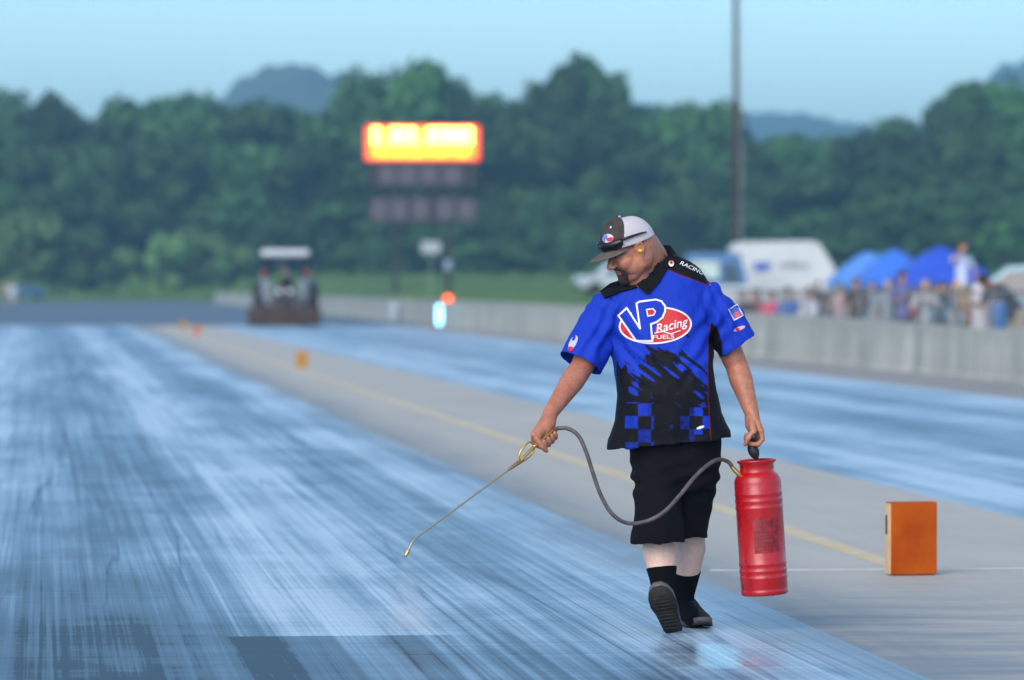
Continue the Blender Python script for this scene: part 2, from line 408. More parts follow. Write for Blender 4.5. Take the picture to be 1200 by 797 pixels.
# ---------------------------------------------------------------- trees
def leaf_mat(name, a, b2):
    m, nt, b = newmat(name)
    g = nt.n('NewGeometry'); oi = nt.n('ObjectInfo')
    c = nt.mix(g.outputs['Random Per Island'], a, b2)
    h = nt.n('HueSaturation'); nt.L.new(c, h.inputs['Color']); nt.L.new(nt.rng(oi.outputs['Random'], 0, 1, .4, 1.6), h.inputs['Value']); nt.L.new(nt.rng(oi.outputs['Random'], 0, 1, .485, .515), h.inputs['Hue'])
    nt.L.new(h.outputs[0], b.inputs['Base Color']); b.inputs['Roughness'].default_value = .7; b.inputs['Specular IOR Level'].default_value = .25
    return m
M_leaf = leaf_mat('leaves', (.012, .042, .016), (.070, .165, .042))
M_leafp = leaf_mat('pale_leaves', (.07, .17, .055), (.15, .27, .09))
M_bark = mat('bark', (.12, .09, .07), .9, var=.3, vscale=3)
def tree_meshes(seed, h, w, nl, nleaf, leaf, low):
    """unit-free tree of height h, crown width w"""
    rnd = random.Random(seed)
    lobes = []
    for i in range(nl):
        t = rnd.random(); z = lerp(low, .93, t)*h
        prof = math.sqrt(max(.05, 1-(max(0, t-.35)/.72)**2.2))*min(1, .55+t)
        a = rnd.uniform(0, 6.283); r = rnd.uniform(.12, .46)*w*prof
        s = rnd.uniform(.12, .22)*w*(.75+.25*prof)
        lobes.append((V((r*math.cos(a), r*math.sin(a), z)), s))
    lobes.append((V((0, 0, h*.86)), w*.18))
    bm = bmesh.new()
    for k in range(nleaf):
        c, s = rnd.choice(lobes)
        d = V((rnd.gauss(0, 1), rnd.gauss(0, 1), rnd.gauss(0, 1)*.85)).normalized()
        p = c+d*s*rnd.uniform(.55, 1.12)
        nrm = (d+V((rnd.uniform(-1, 1), rnd.uniform(-1, 1), rnd.uniform(-.4, 1.2)))*.8).normalized()
        a, b = frame(nrm); q = rnd.uniform(0, 3.14); a, b = a*math.cos(q)+b*math.sin(q), b*math.cos(q)-a*math.sin(q)
        e = leaf*rnd.uniform(.6, 1.4)
        bm.faces.new([bm.verts.new(p+a*e*x+b*e*y*.7) for x, y in ((-1, -.4), (-.2, -1), (1, -.1), (.1, 1))])
    crown = bpy.data.meshes.new('crown'); bm.to_mesh(crown); bm.free(); crown.materials.append(M_leaf)
    bm = bmesh.new()
    chain(bm, [(0, 0, -1), (0, 0, h*.25), (w*.02, 0, h*.55), (0, w*.02, h*.85)], [h*.022, h*.018, h*.012, h*.004], 8)
    for c, s in lobes[:9]:
        z0 = max(h*.15, c.z-h*.28); chain(bm, [(0, 0, z0), c*.5+V((0, 0, z0*.5)), c], [h*.009, h*.006, h*.002], 6)
    trunk = bpy.data.meshes.new('trunk'); bm.to_mesh(trunk); bm.free(); trunk.materials.append(M_bark)
    return crown, trunk
TREES = [tree_meshes(11+i, 20, w, nl, 5200, .55, lo) for i, (w, nl, lo) in enumerate([(14, 22, .1), (16, 26, .08), (12, 20, .12), (18, 28, .1), (13, 22, .06)])]
BUSH = [tree_meshes(40+i, 8, w, 14, 1800, .38, .05) for i, w in enumerate([8, 7, 9])]
def plant_tree(px, top, d, width_px, variants, label, cat, group, name, matl=None, base=None):
    p = on_ground(px, d, -.3); h = (335-top)/FPX*d+H-p.z
    cr, tk = random.choice(variants)
    hh = max(v.co.z for v in cr.vertices); ww = max(v.co.x for v in cr.vertices)-min(v.co.x for v in cr.vertices)
    sx = width_px/FPX*d/ww; sz = h/hh
    t = thing(name, label, cat, p, random.uniform(0, 6.28), group); t.scale = (sx, sx, sz)
    for m, n in ((cr, 'crown'), (tk, 'trunk')):
        o = link(bpy.data.objects.new(n, m)); o.parent = t
        if matl and n == 'crown': o.material_slots[0].link = 'OBJECT'; o.material_slots[0].material = matl
    return t
PROF = [(-200, 110), (-60, 100), (0, 104), (38, 104), (62, 112), (80, 127), (130, 129), (150, 113), (175, 108), (205, 118), (215, 120), (240, 106), (262, 102), (290, 118), (320, 130), (390, 130), (410, 95), (440, 74), (485, 72), (520, 88), (545, 100), (580, 110), (610, 116), (632, 84), (660, 76), (690, 65), (712, 82), (735, 122), (780, 120), (800, 112), (825, 116), (845, 132), (870, 160), (910, 154), (950, 158), (1000, 152), (1050, 148), (1070, 126), (1100, 118), (1135, 96), (1200, 92), (1260, 96), (1400, 110), (1600, 110)]
def prof(x):
    for (a, ya), (b, yb) in zip(PROF, PROF[1:]):
        if a <= x <= b: return lerp(ya, yb, (x-a)/(b-a))
    return 115
HUE = ['dense', 'rounded', 'loose', 'broad', 'slender']
def side(px):
    if px < -20 or px > 1220: return 'beyond the picture edge'
    if px < 130: return 'at the far left of the tree line'
    if px < 290: return 'left of the tractor in the tree line'
    if px < 430: return 'in the tree line behind the tractor'
    if px < 565: return 'in the tree line behind the lit scoreboard'
    if px < 700: return 'in the tree line right of the scoreboard'
    if px < 800: return 'in the tree line above the man in the cap'
    if px < 900: return 'in the tree line by the tall wooden pole'
    if px < 1010: return 'in the tree line above the white trailer'
    if px < 1120: return 'in the tree line above the blue tents'
    return 'at the far right of the tree line'
def woods():
    seen = {}
    def lab(px, row):
        s = side(px); k = {'back': 'tall back row tree', 'mid': 'middle height bushy tree', 'front': 'low rounded front row tree', 'shrub': 'pale green shrub'}[row]
        return k+', '+s, 'trees %s' % s if row != 'shrub' else 'shrubs %s' % s
    x = -260
    while x < 1560:                                    # back row carries the skyline
        w = random.uniform(88, 135); top = prof(x)
        l, g = lab(x, 'back'); plant_tree(x, top-2+random.uniform(-2, 5), random.uniform(620, 680), w*1.25, TREES, l, 'tree', g+', back row', 'tree')
        x += w*.36
    for x, top, w in [(428, 72, 100), (484, 64, 120), (522, 84, 100), (652, 70, 90), (697, 58, 95), (1195, 84, 150), (1135, 92, 120), (60, 104, 90)]:
        l, g = lab(x, 'back'); plant_tree(x, top, random.uniform(606, 618), w, TREES, l, 'tree', g+', back row', 'tree')
    x = -240
    while x < 1540:
        w = random.uniform(90, 140); top = prof(x)
        l, g = lab(x, 'mid'); plant_tree(x, lerp(top, 335, random.uniform(.14, .34)), random.uniform(585, 615), w*1.2, TREES, l, 'tree', g+', middle row', 'tree')
        x += w*.45
    x = -230
    while x < 1540:
        w = random.uniform(80, 130); top = prof(x)
        l, g = lab(x, 'front'); plant_tree(x, lerp(top, 335, random.uniform(.42, .64)), random.uniform(560, 578), w*1.2, TREES, l, 'tree', g+', front row', 'tree')
        x += w*.52
    for px, top, w, m in [(28, 235, 80, 1), (95, 262, 62, 0), (148, 290, 58, 1), (188, 268, 52, 1), (222, 258, 70, 1), (262, 282, 60, 1), (60, 300, 50, 0), (395, 296, 60, 0), (440, 285, 70, 0), (560, 280, 80, 0), (610, 290, 70, 0), (790, 280, 80, 0), (1010, 270, 90, 0), (1090, 262, 90, 0), (1180, 250, 110, 0), (1270, 250, 110, 0), (-60, 260, 90, 0)]:
        l, g = lab(px, 'shrub'); plant_tree(px, top, random.uniform(538, 552), w*1.2, BUSH, l.replace('pale', 'pale' if m else 'dark'), 'shrub', g, 'shrub', M_leafp if m else None)
woods()
def grass_strip():                                     # unmown tufts along the wood edge
    bm = bmesh.new()
    for k in range(2600):
        x = random.uniform(-150, 1350); d = random.uniform(500, 556); p = on_ground(x, d); e = random.uniform(.3, .8)
        a = V((random.uniform(-1, 1), random.uniform(-1, 1), 0)).normalized()
        bm.faces.new([bm.verts.new(p-a*e*.5), bm.verts.new(p+a*e*.5), bm.verts.new(p+a*e*.6+V((0, 0, e*.7))), bm.verts.new(p-a*e*.2+V((0, 0, e)))])
    tag(obj('grass', bm, M_grass), 'rough unmown grass along the foot of the wood', 'grass', kind='stuff')
grass_strip()
# ---------------------------------------------------------------- background objects
M_white = mat('white_paint', (.58, .61, .65), .35, var=.06, vscale=1.5, coat=.3)
M_black = mat('black_plastic', (.018, .018, .02), .5)
M_dark = mat('dark_steel', (.007, .008, .011), .55, var=.2)
M_rubber = mat('tyre_rubber', (.02, .02, .022), .8)
M_steel = mat('grey_steel', (.42, .44, .46), .4, metal=.7)
M_glass = mat('dark_glass', (.03, .045, .06), .08, spec=.8)
M_orange = mat('orange_paint', (.50, .13, .02), .7, var=.12, vscale=9, bump=.3, bscale=60)
M_rust = mat('rusty_steel', (.055, .032, .024), .85, var=.4, vscale=3, bump=.4, bscale=20)
def block(px, d, w, h, t, rz, label, m, name='foam_block'):
    p = on_ground(px, d); p.z = .018
    th = thing(name, label, 'marker block', p, rz, 'orange marker blocks along the median')
    bm = bmesh.new(); box(bm, (0, 0, h/2+.004), (w, t, h), bev=.006); obj('block', bm, m, th)
    return th
M_orf = mat('orange_foam_block', (.42, .062, .003), .8, var=.15, vscale=6, bump=.35, bscale=45, spec=.15, var2=(.47, .09, .004))
M_ore = mat('bare_foam_edge', (.62, .42, .24), .8, var=.15, vscale=12)
b0 = block(1068, 23.86, .252, .375, .10, YAW+.12, 'large plain orange block standing on the median right of the red tank', M_orf)
bm = bmesh.new(); box(bm, (-.127, 0, .19), (.006, .092, .367)); obj('side_face', bm, M_ore, b0)
bm = bmesh.new(); box(bm, (-.1315, .01, .262), (.004, .02, .1)); obj('hand_slot', bm, M_black, b0)
block(354, FPX*H/97, .21, .29, .1, YAW, 'small amber block on the yellow line, nearest of the distant ones', mat('amber_foam', (.42, .20, .02), .7, var=.15))
b1 = block(231, FPX*H/58, .21, .27, .1, YAW, 'tiny orange block far down the median, right one of the farthest pair', M_orange)
b2 = block(215, FPX*H/51, .23, .26, .1, YAW, 'tiny amber block far down the median, left one of the farthest pair', mat('amber_foam', (.5, .3, .05)))
# small black distance marks on the nearer amber block are baked as a band
# ---- scoreboard
def led(name, col, e): return mat(name, col, .5, emit=e)
def scoreboard():
    d = 330; k = d/FPX
    q = on_ground(495, d); th = thing('scoreboard', 'tall dark race scoreboard with glowing orange and yellow top panel', 'scoreboard', q, 0)
    def X(px): return (px-495)*k
    def Z(py): return H-(py-335)*k-q.z
    def pb(name, x0, y0, x1, y1, m, dep=.5, yo=0, par=th, bev=0):
        bm = bmesh.new(); box(bm, (X((x0+x1)/2), yo, Z((y0+y1)/2)), ((x1-x0)*k, dep, (y1-y0)*k), bev=bev); return obj(name, bm, m, par)
    pb('post', 460.5, 185, 466.5, 352, M_dark, .35, .5); pb('post', 522.5, 185, 529, 352, M_dark, .35, .5)
    cab = pb('message_panel', 428, 147.5, 562, 188, mat('red_led', (1, .06, .02), .5, emit=.55), .6)
    y = mat('yellow_led', (1, .52, .02), .5, emit=1.5); w = mat('pale_led', (1, .80, .22), .5, emit=2.6)
    glow = bmesh.new(); box(glow, (X(495), -.31, Z(168)), (124*k, .02, 34*k)); obj('lit_area', glow, mat('orange_led', (1, .30, .005), .5, emit=1.0), cab)
    def text_rows(name, m, y0, y1, x0, x1, n, seed):
        r = random.Random(seed); bm = bmesh.new(); wc = (x1-x0)/n
        for i in range(n):
            if r.random() < .08: continue
            cx = x0+wc*(i+.5); hw = wc*.4
            for (a, b_, c, e) in ((-1, 0, -.45, 1), (.45, 0, 1, 1), (-1, .78, 1, 1), (-1, 0, 1, .22), (-1, .4, 1, .6)):
                if r.random() < .2: continue
                box(bm, (X(cx+hw*(a+c)/2), -.33, Z(lerp(y1, y0, (b_+e)/2))), (hw*(c-a)*k, .02, (y1-y0)*(e-b_)*k))
        box(bm, (X((x0+x1)/2), -.325, Z(y1-.6)), ((x1-x0)*k, .02, 1.1*k)); obj(name, bm, m, cab)
    text_rows('lit_pattern', w, 150.5, 168, 436, 554, 11, 3); text_rows('lit_pattern', y, 171, 184, 441, 548, 15, 6)
    fr = mat('digit_panel', (.085, .072, .10), .6)
    for y0, y1, cs in ((190.5, 219.5, [(450, 458.5), (473, 483), (498, 508), (525, 535.5)]), (230, 261.5, [(440.5, 449), (464, 472), (489, 497), (517, 526), (542, 551)])):
        s = pb('score_panel', 432, y0, 559, y1, M_dark, .5)
        for a, b_ in cs:
            dg = pb('digit', a-5, y0+4, b_+5, y1-4, fr, .04, -.27, s)
scoreboard()
def pole_sign():
    d = 300; k = d/FPX; q = on_ground(505, d)
    th = thing('sign', 'small plain white sign board on a thin pole right of the scoreboard legs', 'sign', q)
    bm = bmesh.new(); box(bm, (0, 0, H-(290-335)*k-q.z), (23*k, .12, 14*k), bev=.03); obj('board', bm, mat('sign_grey', (.36, .40, .44), .6), th)
    bm = bmesh.new(); tube(bm, (0, .12, -.2), (0, .12, H+40*k-q.z), .03); obj('pole', bm, M_steel, th)
    d = 210; k = d/FPX; q = on_ground(525, d)
    th = thing('lamp_post', 'short grey post with a lit orange warning lamp behind the wall', 'lamp', q)
    bm = bmesh.new(); tube(bm, (0, 0, -.3), (0, 0, H-(312-335)*k-q.z), .09); obj('pole', bm, M_dark, th)
    bm = bmesh.new(); box(bm, (0, 0, H-(311-335)*k-q.z), (.36, .3, .5), bev=.05); obj('lamp_housing', bm, mat('pale_blue_housing', (.2, .28, .38), .5), th)
    bm = bmesh.new(); ellipsoid(bm, (0, -.14, H-(351-335)*k-q.z), V((.17, 0, 0)), V((0, .1, 0)), V((0, 0, .17)), 16); obj('lamp_lens', bm, mat('orange_lamp', (1, .07, .008), .4, emit=3.2), th, True)
    # light tube on the far lane edge
    p = P(515, 385, 168); p.z = .012; k = 168/FPX
    th = thing('timing_light', 'small upright glowing white light standing at the far lane edge', 'light', p)
    bm = bmesh.new(); box(bm, (0, 0, .03), (.3, .2, .06), bev=.01); obj('base', bm, M_dark, th)
    bm = bmesh.new(); chain(bm, [(0, 0, .16), (0, 0, .72)], .10, 16); obj('light_tube', bm, mat('white_lamp', (.22, .66, 1), .4, emit=2.6), th, True)
    p = on_ground(472, 262); p = T(14.2, 186, .02)
    th = thing('barrel', 'pale plastic barrel against the far wall, left of the white light', 'barrel', p)
    bm = bmesh.new(); lathe(bm, [(.22, 0), (.27, .05), (.28, .3), (.26, .34), (.28, .38), (.28, .6), (.24, .8), (.2, .82)], 20); obj('drum', bm, mat('pale_plastic', (.34, .40, .44), .5), th, True)
    bm = bmesh.new(); lathe(bm, [(.235, .81), (.24, .85), (.1, .87)], 20); obj('lid', bm, M_steel, th)
pole_sign()
def tall_pole():
    d = 212; k = d/FPX; q = on_ground(863, d, -.4)
    th = thing('utility_pole', 'very tall brown wooden pole rising behind the white trailer', 'pole', q)
    bm = bmesh.new(); chain(bm, [(0, 0, 0), (-.02, 0, 8), (-.06, 0, 19)], [.145, .13, .10], 16); obj('pole', bm, mat('weathered_wood', (.055, .03, .032), .85, var=.25, vscale=2), th, True)
    bm = bmesh.new(); tube(bm, (.24, 0, 0), (.17, 0, 18.9), .022, 8); obj('conduit', bm, M_steel, th)
    bm = bmesh.new(); box(bm, (-.06, -.1, 18.7), (2.2, .12, .14)); obj('crossarm', bm, mat('weathered_wood', (.1, .07, .06)), th)
tall_pole()
# ---- text and decals
def text_mesh(s, size, extrude=.004, shear=0, bold=0):
    cu = bpy.data.curves.new('t', 'FONT'); cu.body = s; cu.size = size; cu.extrude = extrude; cu.shear = shear; cu.offset = bold; cu.align_x = 'CENTER'; cu.align_y = 'CENTER'
    o = link(bpy.data.objects.new('t', cu)); dg = bpy.context.evaluated_depsgraph_get(); dg.update()
    me = bpy.data.meshes.new_from_object(o.evaluated_get(dg)); bpy.data.objects.remove(o); me.transform(Matrix.Rotation(math.pi/2, 4, 'X')); return me
# ---- trailer
def wheel(par, c, r=.36, w=.24, name='wheel'):
    bm = bmesh.new(); M = Matrix.Translation(c)@Matrix.Rotation(math.pi/2, 4, 'X')
    lathe(bm, [(r*.6, -w/2), (r*.93, -w/2), (r, -w*.35), (r, w*.35), (r*.93, w/2), (r*.6, w/2)], 28, M); o = obj(name, bm, M_rubber, par, True)
    bm = bmesh.new(); lathe(bm, [(.05, -w*.42), (r*.5, -w*.42), (r*.62, -w*.3), (r*.62, w*.3), (r*.5, w*.42), (.05, w*.42)], 20, M); obj('rim', bm, M_steel, o, True)
def prism(bm, pts, y0, y1, inset=0):
    """side profile in x,z swept from y0 to y1"""
    a = [bm.verts.new((x, y0, z)) for x, z in pts]; b = [bm.verts.new((x, y1, z)) for x, z in pts]
    n = len(pts)
    for i in range(n): bm.faces.new((a[i], a[(i+1) % n], b[(i+1) % n], b[i]))
    bm.faces.new(a[::-1]); bm.faces.new(b); return a+b
def bev(bm, w=.04, seg=2):
    bmesh.ops.bevel(bm, geom=[e for e in bm.edges if len(e.link_faces) == 2 and e.calc_face_angle(0) > .5], offset=w, segments=seg, affect='EDGES')
def trailer():
    d = 190; k = d/FPX; q = on_ground(916, d)
    th = thing('trailer', 'white enclosed trailer with sloped nose, blue emblem and grey lettering', 'trailer', q, 0)
    zt = H-(283-335)*k-q.z; zb = .62
    def X(px): return (px-916)*k
    pts = [(X(856), zb), (X(856), zt-.25), (X(864), zt-.04), (X(900), zt), (X(953), zt+.02), (X(961), zt-.12), (X(979), zt-1.15), (X(980), zt-1.5), (X(972), zb)]
    bm = bmesh.new(); prism(bm, pts, 0, 2.4); bev(bm, .06); body = obj('body', bm, M_white, th)
    bm = bmesh.new(); box(bm, (X(892), -.011, zt-1.05), (17*k, .02, 11*k), bev=.003); box(bm, (X(899), -.013, zt-1.0), (9*k, .02, 7*k))
    obj('emblem', bm, mat('blue_print', (.07, .13, .5), .5), body)
    me = text_mesh('trailblazer', .34, .006, .25, .006); me.transform(Matrix.Translation((X(930), -.012, zt-.98))); bmx = obj('lettering', me, mat('grey_print', (.14, .16, .2), .5), body)
    bmx.scale = (.92, 1, 1.15); bmx.location = (X(930)*.08, 0, -(zt-.98)*.15)
    for x in (X(906), X(928)): wheel(th, V((x, .1, .36)))
    bm = bmesh.new(); box(bm, (X(917), .06, .78), (2.1, .25, .08), bev=.02); obj('fender', bm, M_steel, th)
    bm = bmesh.new(); box(bm, (X(916), 1.2, .55), (4.1, 2.2, .12)); obj('chassis', bm, M_dark, th)
    bm = bmesh.new(); tube(bm, (X(978), 1.2, .5), (X(1010), 1.2, .5), .06); obj('drawbar', bm, M_dark, th)
    bm = bmesh.new(); box(bm, (X(965), -.012, zt-1.75), (.66, .02, 1.6)); obj('side_door', bm, mat('pale_door', (.6, .64, .68), .4), th)
    bm = bmesh.new(); box(bm, (X(858), -.012, 1.2), (.08, .03, .12)); obj('tail_light', bm, mat('red_lens', (.5, .02, .02), .3), th)
trailer()
# ---- cars
def car(name, label, cat, loc, rz, prof_, wins, col, wheels, W2=1.8, group=None):
    th = thing(name, label, cat, loc, rz, group)
    bm = bmesh.new(); vs = prism(bm, prof_, -W2/2, W2/2)
    zm = max(z for x, z in prof_)
    for v in vs:
        if v.co.z > zm*.62: v.co.y *= 1-.16*(v.co.z-zm*.62)/(zm*.38)
    bev(bm, .07, 3); body = obj('body', bm, col, th, False)
    for wp in wins:
        for s in (-1, 1):
            bm = bmesh.new()
            def yy(z): return s*(W2/2*(1-(.16*(z-zm*.62)/(zm*.38) if z > zm*.62 else 0))+.008)
            a = [bm.verts.new((x, yy(z), z)) for x, z in wp]; b = [bm.verts.new((x, yy(z)-s*.03, z)) for x, z in wp]
            n = len(wp)
            for i in range(n): bm.faces.new((a[i], a[(i+1) % n], b[(i+1) % n], b[i]))
            bm.faces.new(a); bm.faces.new(b[::-1]); obj('window', bm, M_glass, th)
    for x, r in wheels:
        for s in (-1, 1): wheel(th, V((x, s*(W2/2-.1), r)), r)
    xs = [x for x, z in prof_]; 
    for x, nm, m in ((min(xs), 'headlight', mat('lens', (.7, .75, .8), .1)), (max(xs), 'tail_light', mat('red_lens', (.5, .02, .02), .3))):
        for s in (-1, 1):
            bm = bmesh.new(); box(bm, (x+(.03 if x < 0 else -.03), s*(W2/2-.25), .78), (.12, .3, .16), bev=.03); obj(nm, bm, m, th)
    for x in (min(xs), max(xs)):
        bm = bmesh.new(); box(bm, (x, 0, .48), (.16, W2*.94, .22), bev=.05); obj('bumper', bm, M_dark, th)
    return th
PICK = [(-2.7, .42), (-2.72, .85), (-2.6, 1.05), (-1.5, 1.15), (-.85, 1.78), (.35, 1.82), (.6, 1.2), (2.65, 1.2), (2.7, .5)]
PW = [[(-1.35, 1.18), (-.8, 1.68), (-.32, 1.72), (-.32, 1.18)], [(-.24, 1.18), (-.24, 1.72), (.28, 1.72), (.45, 1.18)]]
VAN = [(-2.3, .4), (-2.35, .8), (-2.2, 1.0), (-1.5, 1.15), (-.75, 1.74), (.6, 1.82), (1.9, 1.74), (2.25, 1.1), (2.3, .45)]
VW = [[(-1.35, 1.17), (-.72, 1.64), (-.2, 1.7), (-.2, 1.15)], [(-.1, 1.15), (-.1, 1.71), (.8, 1.71), (.8, 1.15)], [(.9, 1.15), (.9, 1.7), (1.75, 1.62), (2.0, 1.15)]]
M_silver = mat('silver_paint', (.5, .54, .58), .25, metal=.3, coat=.5)
car('pickup_truck', 'silver pickup truck parked on the grass behind the man\'s cap', 'pickup truck', on_ground(732, 255), .15, PICK, PW, M_silver, [(-1.8, .38), (1.8, .38)], 1.95)
M_bluep = mat('blue_paint', (.02, .12, .32), .35, coat=.4)
bl = car('van', 'blue panel van with a white hood beside the trailer tail', 'van', on_ground(838, 186), 0, [(-1.2, .45), (-1.22, 2.75), (-1.0, 2.95), (.95, 2.95), (1.15, 2.2), (1.25, 1.7), (1.3, .5)], [[(.3, 1.7), (.3, 2.5), (.85, 2.5), (1.0, 1.7)]], M_bluep, [(-.7, .4), (.8, .4)], 1.9)
bm = bmesh.new(); box(bm, (.75, -1.0, 1.15), (1.9, .1, .95), bev=.04); obj('lower_panel', bm, M_white, bl)
bm = bmesh.new(); box(bm, (-.45, -.975, 2.25), (1.15, .03, .7), bev=.01); obj('sign_panel', bm, mat('pale_sign', (.5, .62, .6), .5, var=.3, vscale=4), bl)
car('minivan', 'pale blue minivan parked behind the fence at the right edge', 'minivan', on_ground(1228, 93), -.1, VAN, VW, mat('pale_blue_paint', (.16, .36, .46), .25, coat=.5), [(-1.5, .35), (1.5, .35)], 1.85).scale = (1.1, 1.1, 1.1)
car('car', 'small blue car far off at the left edge of the asphalt', 'car', on_ground(30, 470), .3, [(-2.1, .35), (-2.15, .75), (-1.2, .95), (-.6, 1.4), (.9, 1.42), (1.6, .98), (2.1, .9), (2.15, .4)], [[(-1.0, .97), (-.55, 1.33), (.1, 1.35), (.1, .97)], [(.2, .97), (.2, 1.35), (.85, 1.34), (1.35, .97)]], mat('deep_blue_paint', (.03, .12, .25), .3, coat=.4), [(-1.35, .31), (1.35, .31)], 1.75)
# ---- tents
def tent(px0, px1, top, eave, d, label, tone):
    k = d/FPX; q = on_ground((px0+px1)/2, d); w = (px1-px0)*k/2
    zt = H-(top-335)*k-q.z; ze = H-(eave-335)*k-q.z
    th = thing('canopy_tent', label, 'tent', q, YAW, 'blue canopy tents in the paddock')
    bm = bmesh.new(); n = 8; g = []
    for j in range(n+1):
        row = []
        for i in range(n+1):
            x = -1+2*i/n; y = -1+2*j/n; r = max(abs(x), abs(y)); z = lerp(zt, ze+.12, r**1.35)-.03*math.sin(math.pi*r)*abs(x*y)
            row.append(bm.verts.new((x*w, y*w, z)))
        g.append(row)
    for j in range(n):
        for i in range(n): bm.faces.new((g[j][i], g[j][i+1], g[j+1][i+1], g[j+1][i]))
    ed = [g[0][i] for i in range(n)]+[g[j][n] for j in range(n)]+[g[n][n-i] for i in range(n)]+[g[n-j][0] for j in range(n)]
    lo = [bm.verts.new(v.co*1.005+V((0, 0, -.22-(.03 if i % 2 else 0)))) for i, v in enumerate(ed)]
    for i in range(len(ed)): bm.faces.new((ed[i], ed[(i+1) % len(ed)], lo[(i+1) % len(ed)], lo[i]))
    obj('canopy', bm, tone, th)
    for sx in (-1, 1):
        for sy in (-1, 1):
            bm = bmesh.new(); tube(bm, (sx*w*.97, sy*w*.97, 0), (sx*w*.97, sy*w*.97, ze+.1), .025, 8); obj('leg', bm, M_steel, th)
def fabric(name, c):
    m = mat(name, c, .6, var=.1, vscale=2); b = m.node_tree.nodes['Principled BSDF']; return m
tent(974, 1060, 294, 333, 172, 'light blue canopy tent, left one of the three beside the trailer', fabric('light_blue_canvas', (.10, .28, .75)))
tent(1004, 1092, 291, 334, 164, 'mid blue canopy tent, middle one of the three tents', fabric('mid_blue_canvas', (.045, .18, .72)))
tent(1048, 1156, 288, 331, 156, 'large royal blue canopy tent, right one of the three tents', fabric('royal_blue_canvas', (.025, .09, .60)))
# ---- fence on the spectator side
def fence():
    th = thing('fence', 'grey metal spectator fence of thin bars behind the concrete wall', 'fence', T(15.6, 80, 0), YAW)
    # local x across, y along
    v0, v1 = -24, 32; hgt = 1.42
    for i in range(19):
        y = lerp(v0, v1, i/18); bm = bmesh.new(); tube(bm, (0, y, -.05), (0, y, hgt+.05), .03, 8); obj('post', bm, mat('dull_post', (.17, .18, .2), .6), th)
    for z in (.15, hgt):
        bm = bmesh.new(); tube(bm, (0, v0, z), (0, v1, z), .02, 8); obj('rail', bm, mat('dull_post', (.3, .32, .34)), th)
    bm = bmesh.new(); y = v0
    while y < v1:
        box(bm, (0, y, .78), (.010, .010, 1.26)); y += .24
    obj('bar_panel', bm, mat('dull_steel', (.16, .17, .19), .6), th)
fence()
# ---- tractor
def tractor():
    d = 172.5; q = P(334.5, 384, d); q.z = .014
    th = thing('tractor', 'open tractor with white roof and rusty front drag, facing down the track', 'tractor', q, .03)
    def part(name, f, m, par=th, sm=False): bm = bmesh.new(); f(bm); return obj(name, bm, m, par, sm)
    mb = mat('dark_tractor_paint', (.03, .033, .05), .5)
    part('drag_blade', lambda bm: (box(bm, (0, -2.2, .42), (2.72, .35, .6), bev=.06), box(bm, (0, -2.45, .1), (2.66, .6, .14), bev=.03)), M_rust)
    part('push_arm', lambda bm: chain(bm, [(-.5, -2.0, .6), (-.48, -.9, 1.0), (-.45, 0, .9)], .07, 8), M_rust); part('push_arm', lambda bm: chain(bm, [(.5, -2.0, .6), (.48, -.9, 1.0), (.45, 0, .9)], .07, 8), M_rust)
    part('hood', lambda bm: box(bm, (0, -.9, 1.05), (.72, 1.7, .75), bev=.1), mb)
    part('grille', lambda bm: box(bm, (0, -1.77, 1.03), (.5, .05, .55), bev=.02), M_black)
    part('chassis', lambda bm: box(bm, (0, .1, .65), (.5, 2.9, .35), bev=.04), M_dark)
    for s in (-1, 1):
        def lat(bm, c, r, w):
            M = Matrix.Translation(c)@Matrix.Rotation(math.pi/2, 4, 'Y'); lathe(bm, [(r*.5, -w/2), (r*.92, -w/2), (r, -w*.3), (r, w*.3), (r*.92, w/2), (r*.5, w/2)], 28, M)
        wl = part('rear_wheel', lambda bm: lat(bm, V((s*1.02, .75, .82)), .82, .42), M_rubber, sm=True)
        part('rim', lambda bm: lat(bm, V((s*1.02, .75, .82)), .46, .3), mat('pale_rim', (.4, .42, .45), .5), wl)
        wl = part('front_wheel', lambda bm: lat(bm, V((s*.75, -1.3, .42)), .42, .28), M_rubber, sm=True)
        part('rim', lambda bm: lat(bm, V((s*.75, -1.3, .42)), .22, .2), mat('pale_rim', (.4, .42, .45)), wl)
        part('fender', lambda bm: chain(bm, [(s*.80, -.1, 1.15), (s*.82, .2, 1.62), (s*.84, .7, 1.78), (s*.84, 1.2, 1.6)], .11, 8, 1.2), mat('pale_fender', (.17, .20, .24), .5))
        part('side_panel', lambda bm: box(bm, (s*.66, -.25, 1.25), (.30, .06, 1.0), bev=.03), mat('pale_fender', (.42, .47, .52)))
        part('roof_post', lambda bm: tube(bm, (s*.68, 1.0, 1.3), (s*.74, 1.0, 2.62), .10), M_dark); part('roof_post', lambda bm: tube(bm, (s*.62, -.2, 1.1), (s*.74, -.1, 2.62), .08), M_dark)
        part('signal_lamp', lambda bm: box(bm, (s*.82, -.15, 1.98), (.16, .1, .14), bev=.03), mat('red_lens', (.5, .02, .02), .3))
        part('headlight', lambda bm: ellipsoid(bm, (s*.2, -1.78, 1.3), V((.09, 0, 0)), V((0, .04, 0)), V((0, 0, .09)), 12), mat('lens', (.7, .75, .8)))
    part('roof', lambda bm: box(bm, (0, .45, 2.74), (1.82, 1.7, .26), bev=.1), M_white)
    part('seat', lambda bm: (box(bm, (0, .85, 1.2), (.5, .45, .12), bev=.05), box(bm, (0, 1.08, 1.5), (.5, .12, .55), bev=.05)), M_black)
    part('steering_wheel', lambda bm: lathe(bm, [(.18, 0), (.2, -.015), (.22, 0), (.2, .015)], 24, Matrix.Translation((0, .3, 1.62))@Matrix.Rotation(R(-30), 4, 'X')), M_black)
    return q
TRQ = tractor()
